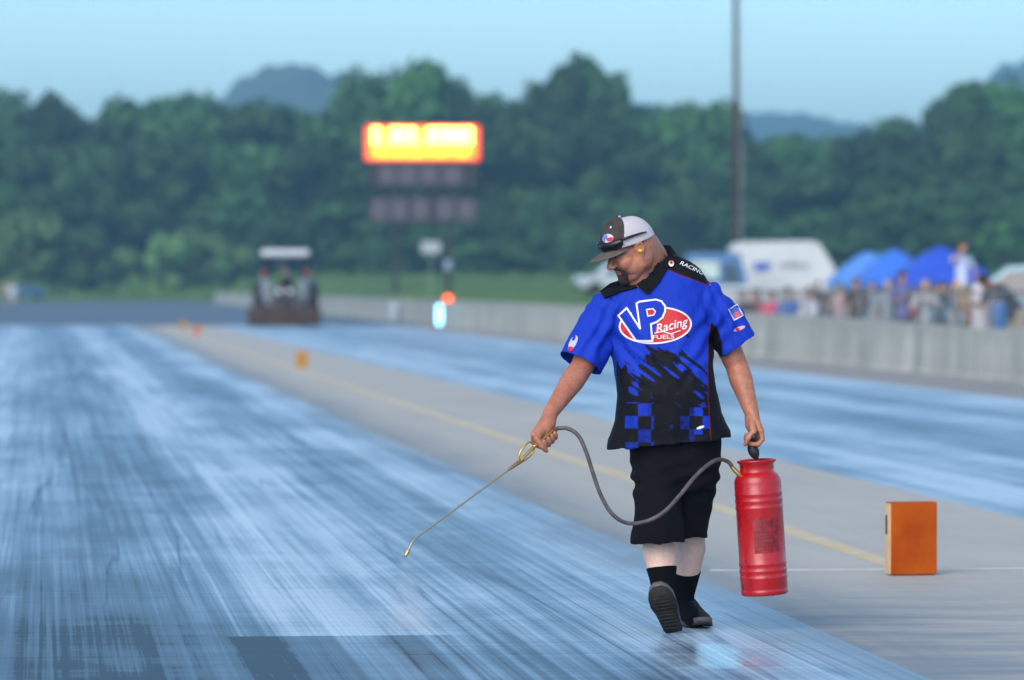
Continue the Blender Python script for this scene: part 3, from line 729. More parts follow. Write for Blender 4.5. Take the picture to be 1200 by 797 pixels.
# ---------------------------------------------------------------- spectators
def skinmat(name, c): return mat(name, c, .55, var=.12, vscale=6)
SK = [skinmat('light_skin', (.52, .30, .22)), skinmat('tanned_skin', (.40, .21, .14))]
def hand_simple(bm, w, d, side):
    a, b = frame(d)
    chain(bm, [w, w+d*.05, w+d*.09], [.026, .04, .036], 10, .55, a)
    for i in range(4):
        o = a*(-.028+.019*i); chain(bm, [w+d*.085+o, w+d*.13+o*1.1, w+d*(.165 if i in (1, 2) else .15)+o+b*.02], [.011, .011, .009], 6)
    chain(bm, [w+d*.03+a*.03*side, w+d*.08+a*.06*side, w+d*.11+a*.062*side], [.014, .012, .01], 6)
def figure(J, sleeve=.55, short=.55):
    """meshes of skin, shirt, trousers, hair, shoes for a joint dictionary"""
    v = {k: V(p) for k, p in J.items()}
    hd = v['head']; up = (v['head']-v['neck']).normalized(); fw = (V((0, -1, 0))-up*V((0, -1, 0)).dot(up)).normalized(); sd_ = up.cross(fw)
    bm = bmesh.new()
    ellipsoid(bm, hd+up*.02, sd_*.075, fw*.095, up*.115); chain(bm, [hd+fw*.03-up*.02, hd+fw*.05-up*.085], [.055, .035], 10)
    chain(bm, [hd+fw*.09+up*.01, hd+fw*.115-up*.015], [.012, .016], 8)
    for s in (-1, 1): ellipsoid(bm, hd+sd_*.078*s-up*.0, sd_*.012, fw*.02, up*.032, 10)
    chain(bm, [v['chest'], v['neck'], hd-up*.03], [.075, .058, .055], 12)
    chain(bm, [v['pelvis'], v['belly'], v['chest']], [.13, .12, .12], 14, .75, (1, 0, 0))
    for s in 'lr':
        chain(bm, [v['sh'+s], v['el'+s], v['wr'+s]], [.05, .038, .026], 10)
        hand_simple(bm, v['wr'+s], (v['wr'+s]-v['el'+s]).normalized(), 1 if s == 'l' else -1)
        chain(bm, [v['hip'+s], v['kn'+s], v['kn'+s].lerp(v['an'+s], .3), v['an'+s]], [.085, .058, .06, .036], 10)
        chain(bm, [v['an'+s]+V((0, .03, -.03)), v['an'+s]+V((0, -.13, -.05))], [.035, .025], 8)
    out = {'body': voxel(bm, .013, 2)}
    bm = bmesh.new()
    chain(bm, [v['pelvis']+V((0, 0, -.02)), v['belly'], v['chest'], v['chest'].lerp(v['neck'], .55)], [.165, .16, .17, .11], 18, .72, (1, 0, 0))
    for s in 'lr':
        e = v['sh'+s].lerp(v['el'+s], sleeve*1.6) if sleeve < .6 else v['el'+s].lerp(v['wr'+s], .9)
        chain(bm, [v['chest'].lerp(v['sh'+s], .5)+V((0, 0, .05)), v['sh'+s], v['sh'+s].lerp(e, .5), e], [.075, .072, .066, .062], 12)
    out['shirt'] = voxel(bm, .014, 2)
    bm = bmesh.new()
    chain(bm, [v['belly'].lerp(v['pelvis'], .8), v['pelvis']+V((0, 0, -.06))], [.15, .15], 16, .75, (1, 0, 0))
    for s in 'lr':
        e = v['kn'+s] if short < .8 else v['kn'+s].lerp(v['an'+s], .85)
        pts = [v['hip'+s], v['hip'+s].lerp(v['kn'+s], .5), v['kn'+s]]+([e] if short >= .8 else [])
        chain(bm, pts, [.105, .095, .082]+([.068] if short >= .8 else []), 12)
    out['trousers'] = voxel(bm, .014, 2)
    bm = bmesh.new(); ellipsoid(bm, hd+up*.045-fw*.015, sd_*.084, fw*.1, up*.105); out['hair'] = voxel(bm, .014, 1)
    bm = bmesh.new()
    for s in 'lr': chain(bm, [v['an'+s]+V((0, .05, -.045)), v['an'+s]+V((0, -.08, -.05)), v['an'+s]+V((0, -.16, -.06))], [.05, .05, .038], 10)
    out['shoes'] = voxel(bm, .014, 1)
    return out
def pose(kind):
    J = dict(head=(0, -.02, 1.62), neck=(0, .01, 1.48), chest=(0, .01, 1.3), belly=(0, 0, 1.1), pelvis=(0, 0, .95))
    for s, x in (('l', 1), ('r', -1)):
        J['sh'+s] = (.19*x, .01, 1.40); J['el'+s] = (.26*x, .03, 1.13); J['wr'+s] = (.27*x, -.07, .9)
        J['hip'+s] = (.09*x, 0, .9); J['kn'+s] = (.11*x, -.02, .5); J['an'+s] = (.12*x, .02, .1)
    if kind == 'hold':
        for s, x in (('l', 1), ('r', -1)): J['el'+s] = (.27*x, -.05, 1.15); J['wr'+s] = (.12*x, -.26, 1.26)
    if kind == 'raised':
        J['elr'] = (-.3, -.12, 1.36); J['wrr'] = (-.12, -.18, 1.56); J['ell'] = (.3, -.02, 1.15); J['wrl'] = (.2, -.2, 1.0)
    if kind == 'sit':
        for k in ('head', 'neck', 'chest', 'belly', 'pelvis'):
            x, y, z = J[k]; J[k] = (x, y+(.12 if z > 1.2 else .04), z-.42)
        for s, x in (('l', 1), ('r', -1)):
            J['sh'+s] = (.19*x, .12, .98); J['el'+s] = (.25*x, .02, .74); J['wr'+s] = (.17*x, -.2, .66)
            J['hip'+s] = (.1*x, 0, .5); J['kn'+s] = (.13*x, -.42, .52); J['an'+s] = (.13*x, -.4, .1)
    if kind == 'lean':
        J.update(head=(0, -.62, 1.42), neck=(0, -.47, 1.36), chest=(0, -.34, 1.24), belly=(0, -.16, 1.08), pelvis=(0, 0, .93))
        for s, x in (('l', 1), ('r', -1)):
            J['sh'+s] = (.2*x, -.4, 1.28); J['el'+s] = (.26*x, -.52, 1.03); J['wr'+s] = (.1*x, -.74, 1.06)
    return J
POSES = {k: figure(pose(k), sl, sh) for k, sl, sh in (('stand', .5, .55), ('hold', .5, .9), ('raised', .4, .55), ('sit', .5, .9), ('lean', .4, .55))}
def cloth(c): 
    n = 'cloth_%d_%d_%d' % tuple(int(x*255) for x in c); return mat(n, c, .8, var=.12, vscale=5)
HAIRS = [(.03, .02, .015), (.10, .06, .035), (.42, .30, .16), (.015, .015, .015)]
def person(px, d, kind, label, shirt, trousers, hair=0, rz=0, dz=0, skin=0, scale=1, pos=None, group=None):
    q = pos if pos is not None else on_ground(px, d); q = q.copy(); q.z += dz
    th = thing('person', label, 'person', q, rz, group); th.scale = (scale,)*3
    ms = POSES[kind]
    for n, m in (('body', SK[skin]), ('shirt', cloth(shirt)), ('trousers', cloth(trousers)), ('hair', cloth(HAIRS[hair]) if isinstance(hair, int) else cloth(hair)), ('shoes', cloth((.05, .05, .06)))):
        o = link(bpy.data.objects.new(n if not (n == 'hair' and not isinstance(hair, int)) else 'hat', ms[n])); o.parent = th
        if not ms[n].materials: ms[n].materials.append(m)
        o.material_slots[0].link = 'OBJECT'; o.material_slots[0].material = m
    return th
def folding_chair(q, rz, col, label):
    th = thing('camp_chair', label, 'chair', q, rz, 'folding chairs behind the wall')
    bm = bmesh.new(); box(bm, (0, .0, .42), (.5, .45, .03), bev=.01); obj('seat', bm, cloth(col), th)
    bm = bmesh.new(); box(bm, (0, .27, .68), (.5, .03, .45), Matrix.Rotation(-.15, 3, 'X'), bev=.01); 
    for v in bm.verts: v.co += V((0, .0, .0))
    obj('backrest', bm, cloth(col), th)
    for a, b in (((-.25, -.22, 0), (.25, .24, .42)), ((.25, -.22, 0), (-.25, .24, .42)), ((-.25, .25, 0), (-.25, .24, .9)), ((.25, .25, 0), (.25, .24, .9))):
        bm = bmesh.new(); tube(bm, a, b, .012, 6); obj('leg', bm, M_steel, th)
def dU(px, u): return u*FPX/(px-53)*1.0
def at_fence(px, u):
    q = P(px, 400, dU(px, u)); q.z = gzp(q); return q
for px, u, colr, lab, sc in [(868, 17.5, (.025, .03, .05), 'seated person in near-black top, leftmost below the trailer', 1.08), (881, 17.8, (.30, .03, .035), 'seated person in a dark red top below the trailer', 1.12), (901, 17.4, (.65, .06, .16), 'seated person in a bright pink top below the trailer', 1.08), (920, 17.6, (.04, .14, .45), 'seated person in a mid blue top below the trailer', 1.14), (944, 17.3, (.55, .58, .66), 'seated person in a pale grey shirt below the sloped trailer nose', 1.14)]:
    q = at_fence(px, u); a = YAW+random.uniform(-.3, .3)-.9
    folding_chair(q, a, tuple(x*.6 for x in colr), 'folding chair under the seated '+lab.replace('seated ', ''))
    person(px, 0, 'sit', lab, colr, (.05, .07, .12), random.choice([0, 1]), a, -.03, 0, sc, pos=q)
folks = [
 (958, 19.2, 'hold', 'person with black hair standing right of the seated row by the trailer nose', (.03, .04, .08), (.1, .12, .2), 3, 0, .93),
 (985, 18.5, 'stand', 'person in a pale pink shirt standing under the light blue tent', (.5, .34, .36), (.12, .2, .3), 1, 0, .9),
 (1003, 16.9, 'hold', 'red-faced person in black shirt, arms up, before the light blue tent', (.02, .025, .025), (.06, .06, .09), 1, 1, .97),
 (1022, 17.8, 'stand', 'person in a pale grey-blue shirt right of the person in black', (.2, .26, .32), (.2, .3, .38), 1, 0, .92),
 (1041, 17.4, 'stand', 'person in a light shirt and faded jeans before the mid blue tent', (.28, .35, .4), (.15, .22, .32), 2, 0, .93),
 (1057, 16.8, 'hold', 'tall person in a blue-violet shirt with black hair between the tents', (.14, .15, .38), (.08, .1, .2), 3, 1, 1.03),
 (1070, 18.2, 'stand', 'person in a red and brown top behind the fence left of the blond one', (.28, .08, .07), (.08, .09, .13), 0, 0, .86),
 (1084, 16.9, 'hold', 'blond person in a white shirt under the royal blue tent', (.42, .46, .5), (.12, .25, .3), 2, 0, .93),
 (1101, 17.6, 'stand', 'person in a dark slate top right of the blond person', (.07, .09, .13), (.05, .06, .09), 0, 0, .9),
 (1116, 18.6, 'stand', 'person in a grey top standing below the raised spectator', (.2, .2, .25), (.05, .05, .07), 1, 1, .88),
 (1136, 17.4, 'hold', 'person in a maroon top right of the raised spectator\'s legs', (.22, .05, .06), (.06, .05, .08), 0, 0, .86)]
folks += [
 (888, 23.5, 'stand', 'person in a black top standing behind the seated red one', (.02, .02, .03), (.05, .06, .1), 0, 0, .84),
 (932, 24, 'hold', 'person in a slate blue top behind the seated blue and grey ones', (.06, .1, .2), (.05, .06, .09), 1, 1, .84),
 (972, 22.5, 'stand', 'person in a brown top between the trailer nose and the tents', (.16, .09, .07), (.05, .07, .12), 0, 1, .88),
 (993, 23, 'stand', 'person in a teal shirt behind the one in pale pink', (.05, .22, .26), (.05, .05, .08), 0, 0, .9),
 (1012, 22, 'hold', 'person in charcoal standing far back under the light blue tent', (.04, .04, .05), (.03, .04, .07), 3, 0, .9),
 (1031, 22.5, 'stand', 'person in dark green between the two left tents', (.03, .09, .07), (.05, .06, .1), 0, 1, .9),
 (1049, 21.5, 'stand', 'person in navy behind the one in faded jeans', (.02, .04, .12), (.03, .03, .06), 3, 0, .92),
 (1077, 22, 'hold', 'person in a dark purple top behind the blond one', (.09, .04, .12), (.03, .03, .06), 0, 0, .9),
 (1093, 21, 'stand', 'person in a teal and dark outfit right behind the blond one', (.04, .16, .2), (.02, .03, .05), 1, 1, .9),
 (1108, 21, 'stand', 'person in near-black clothes under the right edge of the royal blue tent', (.02, .02, .03), (.02, .02, .03), 3, 0, .92)]
for px, u, kind, lab, c1, c2, hair, sk, sc in folks:
    person(px, 0, kind, lab, c1, c2, hair, YAW+random.uniform(-.9, .5), .0, sk, sc, pos=at_fence(px, u), group='spectators standing behind the wall')
def bench():
    q = at_fence(1128, 16.6); th = thing('picnic_table', 'wooden table behind the fence with a spectator standing on it', 'table', q, YAW)
    m = mat('bench_wood', (.3, .22, .15), .8, var=.25)
    bm = bmesh.new()
    for i in range(5): box(bm, (-.32+.16*i, 0, .72), (.145, 1.7, .04), bev=.005)
    obj('tabletop', bm, m, th)
    for s in (-1, 1):
        bm = bmesh.new(); box(bm, (s*.62, 0, .44), (.22, 1.7, .04), bev=.005); obj('bench_seat', bm, m, th)
        bm = bmesh.new(); tube(bm, (-.7, s*.6, 0), (-.2, s*.6, .7), .04); tube(bm, (.7, s*.6, 0), (.2, s*.6, .7), .04); box(bm, (0, s*.6, .40), (1.3, .05, .09)); obj('leg', bm, m, th)
bench()
person(1127, 0, 'raised', 'spectator standing high on the table in a white and blue shirt and khaki shorts', (.50, .55, .80), (.45, .33, .22), 1, .5, .742, 1, .9, pos=at_fence(1127, 16.6))
bm = None
person(1188, 0, 'lean', 'big bare-armed spectator in a dark shirt leaning towards the track at the right edge', (.05, .05, .07), (.42, .36, .30), 0, YAW-1.15, .0, 1, 1.12, pos=at_fence(1192, 17.0))
person(818, 0, 'hold', 'spectator in a round tan hat just behind the man\'s left shoulder', (.2, .3, .5), (.1, .12, .2), (.55, .40, .25), YAW, .0, 0, 1.0, pos=on_ground(818, 176)+V((0, 0, .75)))
def crate_stand(px, d, h):
    q = on_ground(px, d); th = thing('platform', 'low wooden platform that carries the spectator in the tan hat', 'platform', q, YAW)
    m = mat('bench_wood', (.3, .22, .15)); bm = bmesh.new(); box(bm, (0, 0, h-.03), (1.4, 1.4, .06), bev=.01); obj('deck', bm, m, th)
    for sx in (-1, 1):
        for sy in (-1, 1): bm = bmesh.new(); box(bm, (sx*.6, sy*.6, (h-.06)/2-.05), (.09, .09, h+.04)); obj('leg', bm, m, th)
crate_stand(818, 176, .75)
def barrel(px, u, r, h, label, m):
    q = at_fence(px, u); th = thing('barrel', label, 'barrel', q)
    bm = bmesh.new(); lathe(bm, [(r*.9, 0), (r, .03), (r, h*.3), (r*.97, h*.33), (r, h*.36), (r, h*.63), (r*.97, h*.66), (r, h*.69), (r, h-.04), (r*.9, h)], 24); obj('drum', bm, m, th, True)
    bm = bmesh.new(); lathe(bm, [(r*.5, h), (r*.6, h+.03), (r*.2, h+.035)], 16); obj('lid', bm, M_white, th)
barrel(1150, 16.5, .17, 1.55, 'tall white barrel behind the wall left of the leaning spectator', mat('white_plastic', (.62, .58, .62), .5))
barrel(1170, 16.4, .155, 1.22, 'blue barrel behind the wall between the white barrel and the leaning spectator', mat('blue_plastic', (.02, .14, .42), .5))
person(334, 0, 'sit', 'tractor driver in a dark shirt seated under the white roof', (.05, .05, .07), (.05, .07, .13), (.55, .40, .42), .03, .80, 0, .98, pos=TRQ+V((0, .72, 0)))
person(14, 0, 'stand', 'distant person in white standing at the left edge of the asphalt', (.6, .66, .72), (.5, .55, .62), 1, 0, 0, 0, 1, pos=on_ground(15, 345)+V((0, 0, .004)))
person(6, 0, 'stand', 'distant person in tan clothes left of the one in white', (.42, .36, .26), (.12, .22, .2), 2, 0, 0, 0, 1.05, pos=on_ground(6, 352)+V((0, 0, .004)))
# ---------------------------------------------------------------- the man with the sprayer
M_skin, nt, b = newmat('skin')
v_ = nt.n('TexCoord').outputs['Object']
f = nt.m('ADD', nt.m('MULTIPLY', nt.rng(nt.noise(v_, 14, 4), .35, .65), .6), nt.m('MULTIPLY', nt.rng(nt.noise(v_, 70, 3), .35, .65), .4))
sz = nt.n('SeparateXYZ'); nt.L.new(v_, sz.inputs[0])
tan = nt.mix(f, (.36, .12, .068), (.50, .21, .13)); pale = nt.mix(f, (.70, .45, .36), (.84, .58, .48))
ch = nt.n('VectorMath', operation='DISTANCE'); nt.L.new(v_, ch.inputs[0]); STUB = ch
stub = nt.m('MULTIPLY', nt.rng(ch.outputs['Value'], .10, .045, 0, .62, True), nt.rng(nt.noise(v_, 160, 3), .3, .6, .55, 1))
tan = nt.mix(stub, tan, (.13, .065, .045))
nt.L.new(nt.mix(nt.rng(sz.outputs[2], .62, .5), tan, pale), b.inputs['Base Color'])
b.inputs['Roughness'].default_value = .5; b.inputs['Subsurface Weight'].default_value = .12; b.inputs['Subsurface Radius'].default_value = (.012, .005, .003); b.inputs['Subsurface Scale'].default_value = 1
bp = nt.n('Bump'); bp.inputs['Strength'].default_value = .25; bp.inputs['Distance'].default_value = .002; nt.L.new(nt.noise(v_, 220, 3), bp.inputs['Height']); nt.L.new(bp.outputs[0], b.inputs['Normal'])
M_blackcloth = mat('black_cloth', (.006, .006, .008), .9, bump=.5, bscale=260, spec=.12)
M_sock = mat('black_sock', (.006, .006, .008), .95, bump=.8, bscale=300, spec=.1)
M_shoe = mat('black_shoe', (.010, .009, .010), .7, bump=.3, bscale=150, spec=.25)
M_sole = mat('worn_sole', (.022, .018, .015), .75, var=.35, vscale=25, bump=.5, bscale=90)
M_mid = mat('grey_midsole', (.10, .095, .095), .6)
M_brass = mat('brass', (.72, .42, .12), .32, metal=.9)
M_rod = mat('steel_rod', (.42, .37, .30), .38, metal=.6)
D0 = 20.0
ORG = P(795, 741, 20.05); ORG.z = .012
man = thing('person', 'heavy man in blue racing shirt, black shorts and cap, walking with the sprayer', 'person', ORG, 0)
def mobj(name, me, m, par=None, smooth=True):
    if isinstance(me, bmesh.types.BMesh):
        bmesh.ops.recalc_face_normals(me, faces=me.faces); t = bpy.data.meshes.new(name); me.to_mesh(t); me.free(); me = t
    return obj(name, shift(me, ORG), m, par or man, smooth)
A = V
# head frame
HC = P(738, 292, 19.93)
F = V((-.84, -.36, -.40)).normalized(); U_ = (V((0, 0, 1))-F*F.z).normalized(); roll = R(-3); L_ = U_.cross(F).normalized()
def hp(f, l, u): return HC+F*f+L_*l+U_*u
STUB.inputs[1].default_value = hp(.070, 0, -.085)-ORG
# arms
shR, elR, wrR = P(712, 362, 19.99), P(682, 430, 19.90), P(645, 484, 19.70)
shL, elL, wrL = P(828, 348, 20.03), P(863, 428, 20.06), P(881, 484, 19.97)
GR = P(640, 512, 19.60)                                   # right-hand grip centre
AR = V((-.66, -.55, -.50)).normalized(); DR = V((-.35, .1, -.93)); DR = (DR-AR*DR.dot(AR)).normalized(); NR = AR.cross(DR)
GL = P(881.5, 512, 19.96); AL = V((0.05, -1, .05)).normalized(); DL = V((.10, 0, -1)); DL = (DL-AL*DL.dot(AL)).normalized(); NL = -AL.cross(DL)
if NL.x > 0: NL = -NL
def fist(bm, wr, G, Ax, D, N, s=1.0):
    offs = [(.034, 1), (.0115, 1.05), (-.0115, 1), (-.033, .86)]
    for o, k in offs:
        def q(th, rad): t = R(th); return G+Ax*o*s+(D*math.sin(t)-N*math.cos(t))*rad*s
        m = q(-28, .040)
        chain(bm, [wr+Ax*o*.45, wr.lerp(m, .55)+Ax*o*.1, m], [.020*s, .0175*s, .0145*s], 10)
        chain(bm, [m, q(22, .041*k), q(62, .037*k)], [.0132*s, .0118*s, .0118*s], 10)
        chain(bm, [q(62, .037*k), q(100, .031*k), q(135, .031*k)], [.0116*s, .0106*s, .0106*s], 10)
        chain(bm, [q(135, .031*k), q(172, .027*k), q(205, .026*k)], [.0104*s, .0098*s, .0085*s], 10)
    chain(bm, [wr, wr.lerp(G, .5)-N*.004, G-N*.024*s], [.031*s, .034*s, .026*s], 14)
    # thumb leaves the side of the palm near its base and closes over the fingers
    b0_ = wr.lerp(G, .35)+Ax*.022*s; b1_ = G+Ax*.050*s-D*.022*s-N*.004*s
    chain(bm, [b0_, b0_.lerp(b1_, .5)+N*.004, b1_], [.019*s, .0175*s, .0145*s], 10)
    chain(bm, [b1_, G+Ax*.052*s+D*.006*s+N*.024*s], [.0135*s, .012*s], 10)
    chain(bm, [G+Ax*.052*s+D*.006*s+N*.024*s, G+Ax*.043*s+D*.028*s+N*.036*s], [.0122*s, .0095*s], 10)
# legs: right one forward on its heel, left one flat behind
hipR, knR, anR = P(770, 535, 20.05), P(770, 608, 19.91), P(779, 706, 19.86)
hipL, knL, anL = P(815, 535, 20.08), P(810, 606, 20.10), P(800, 710, 20.27)
bm = bmesh.new()
# cranium, face, jaw
ellipsoid(bm, hp(-.012, 0, .035), F*.106, L_*.080, U_*.102, 32)
ellipsoid(bm, hp(.030, 0, -.010), F*.070, L_*.070, U_*.085, 24)
ellipsoid(bm, hp(.028, 0, -.055), F*.066, L_*.066, U_*.062, 24)
for s in (-1, 1):
    chain(bm, [hp(-.005, s*.066, -.025), hp(-.0, s*.062, -.07), hp(.045, s*.036, -.103), hp(.072, 0, -.112)], [.022, .027, .026, .024], 12)
    ellipsoid(bm, hp(.052, s*.040, -.040), F*.040, L_*.036, U_*.038, 20); ellipsoid(bm, hp(.020, s*.048, -.066), F*.055, L_*.034, U_*.045, 20); ellipsoid(bm, hp(-.02, s*.045, -.045), F*.05, L_*.04, U_*.06, 20)          # cheeks
    chain(bm, [hp(.084, s*.012, .020), hp(.080, s*.050, .018)], [.013, .010], 10)  # brow
    ellipsoid(bm, hp(.078, s*.032, .002), F*.013, L_*.015, U_*.012, 12)            # eyeball
    ellipsoid(bm, hp(-.008, s*.079, -.004), F*.021, L_*.012, U_*.035, 16)
    chain(bm, [hp(-.010, s*.086, -.032), hp(-.028, s*.094, .002), hp(-.018, s*.094, .026), hp(.004, s*.088, .020)], [.0065, .0065, .0065, .005], 8)
    ellipsoid(bm, hp(.106, s*.013, -.040), F*.014, L_*.010, U_*.009, 12)           # nostrils
chain(bm, [hp(.086, 0, .008), hp(.104, 0, -.012), hp(.118, 0, -.034)], [.010, .012, .015], 12)
chain(bm, [hp(.082, -.024, -.067), hp(.094, 0, -.064), hp(.082, .024, -.067)], [.006, .009, .006], 10, .8)
chain(bm, [hp(.080, -.020, -.080), hp(.091, 0, -.079), hp(.080, .020, -.080)], [.006, .009, .006], 10, .8)
ellipsoid(bm, hp(.070, 0, -.108), F*.024, L_*.026, U_*.022, 16)
# neck with the roll of flesh behind
chain(bm, [hp(-.045, 0, .01), P(758, 309, 20.0), P(764, 330, 20.02), P(768, 350, 20.02)], [.080, .079, .080, .10], 20)
chain(bm, [hp(-.085, 0, -.005), P(767, 300, 20.03), P(773, 322, 20.05)], [.052, .056, .07], 16)
chain(bm, [hp(.03, 0, -.095), P(752, 333, 19.97), P(762, 345, 19.99)], [.05, .065, .07], 16)
# trunk
def ring_at(px, py, hw, dep, d=20.02, tilt=0, e=2.4, n=40, nod=0):
    c = P(px, py, d); a = V((math.cos(R(tilt)), 0, math.sin(R(tilt))))*(hw/FPX*d); return ell(c, a, V((0, dep, nod)), n, e)
rings(bm, [ring_at(766, 338, 40, .07), ring_at(766, 352, 55, .10, tilt=9), ring_at(768, 380, 56, .12, tilt=6), ring_at(774, 420, 54, .13), ring_at(780, 470, 54, .14), ring_at(788, 505, 50, .13), ring_at(792, 540, 44, .10)])
chain(bm, [P(752, 356, 20.01), shR], [.075, .07], 14); chain(bm, [P(790, 346, 20.02), shL], [.075, .07], 14)
chain(bm, [shR, shR.lerp(elR, .5), elR, elR.lerp(wrR, .3), elR.lerp(wrR, .7), wrR], [.064, .060, .050, .053, .041, .033], 20)
chain(bm, [shL, shL.lerp(elL, .5), elL, elL.lerp(wrL, .3), elL.lerp(wrL, .7), wrL], [.064, .060, .050, .052, .040, .033], 20)
wR2 = wrR.lerp(GR, .12); wL2 = wrL
chain(bm, [elR.lerp(wrR, .9), wrR, wrR.lerp(GR, .3)], [.034, .033, .030], 14, .85); chain(bm, [elL.lerp(wrL, .9), wrL, wrL.lerp(GL, .3)], [.034, .032, .029], 14, .85)
fist(bm, wrR, GR, AR, DR, NR, 1.05); fist(bm, wrL, GL, AL, DL, NL, 1.05)
for hip, kn, an in ((hipR, knR, anR), (hipL, knL, anL)):
    calf = kn.lerp(an, .35)+V((0, .025, 0))
    chain(bm, [hip, hip.lerp(kn, .6), kn, kn.lerp(an, .15), calf, kn.lerp(an, .6), kn.lerp(an, .85), an], [.092, .078, .062, .064, .079, .062, .045, .042], 24)
chain(bm, [anR, anR+V((-.015, -.10, .02))], [.038, .025], 12); chain(bm, [anL, anL+V((.03, -.12, -.06))], [.038, .022], 12)
mobj('body', voxel(bm, .0034, 3, .4), M_skin)
# ---- face hair
bm = bmesh.new()
ellipsoid(bm, hp(.072, 0, -.108), F*.031, L_*.036, U_*.030, 20); ellipsoid(bm, hp(.084, 0, -.090), F*.012, L_*.016, U_*.016, 14)
for s in (-1, 1): chain(bm, [hp(.084, s*.020, -.058), hp(.080, s*.030, -.072), hp(.074, s*.030, -.095), hp(.066, s*.020, -.112)], [.008, .011, .015, .017], 10)
chain(bm, [hp(.088, -.022, -.058), hp(.100, 0, -.053), hp(.088, .022, -.058)], [.0055, .0075, .0055], 10)
me = voxel(bm, .004, 2); 
for v in me.vertices: v.co += noise.noise_vector(v.co*160)*.002
mobj('beard', me, mat('dark_beard', (.035, .022, .016), .9, var=.3, vscale=120, bump=.8, bscale=400))
bm = bmesh.new()
for s in (-1, 1): chain(bm, [hp(.092, s*.012, .018), hp(.090, s*.030, .022), hp(.082, s*.048, .017)], [.004, .005, .003], 8)
mobj('eyebrows', bm, mat('brow_hair', (.04, .025, .018), .9))
bm = bmesh.new()
for s in (-1, 1): ellipsoid(bm, hp(.088, s*.031, .001), F*.006, L_*.010, U_*.0035, 12)
mobj('eyes', bm, mat('eye', (.03, .02, .015), .2))
bm = bmesh.new(); chain(bm, [hp(-.002, .086, -.010), hp(-.002, .101, -.010)], [.008, .007], 12)
mobj('earplug', bm, mat('yellow_foam', (.85, .60, .02), .7))
# close cropped hair under the cap
bm = bmesh.new(); ellipsoid(bm, hp(-.016, 0, .030), F*.1065, L_*.082, U_*.098, 32)
for v in list(bm.verts):
    w = v.co-HC
    if w.dot(U_) > .055 or w.dot(U_) < .004 or w.dot(F) > .045: bm.verts.remove(v)
mobj('hair', bm, mat('cropped_hair', (.20, .105, .07), .9, var=.3, vscale=150, bump=.6, bscale=300))
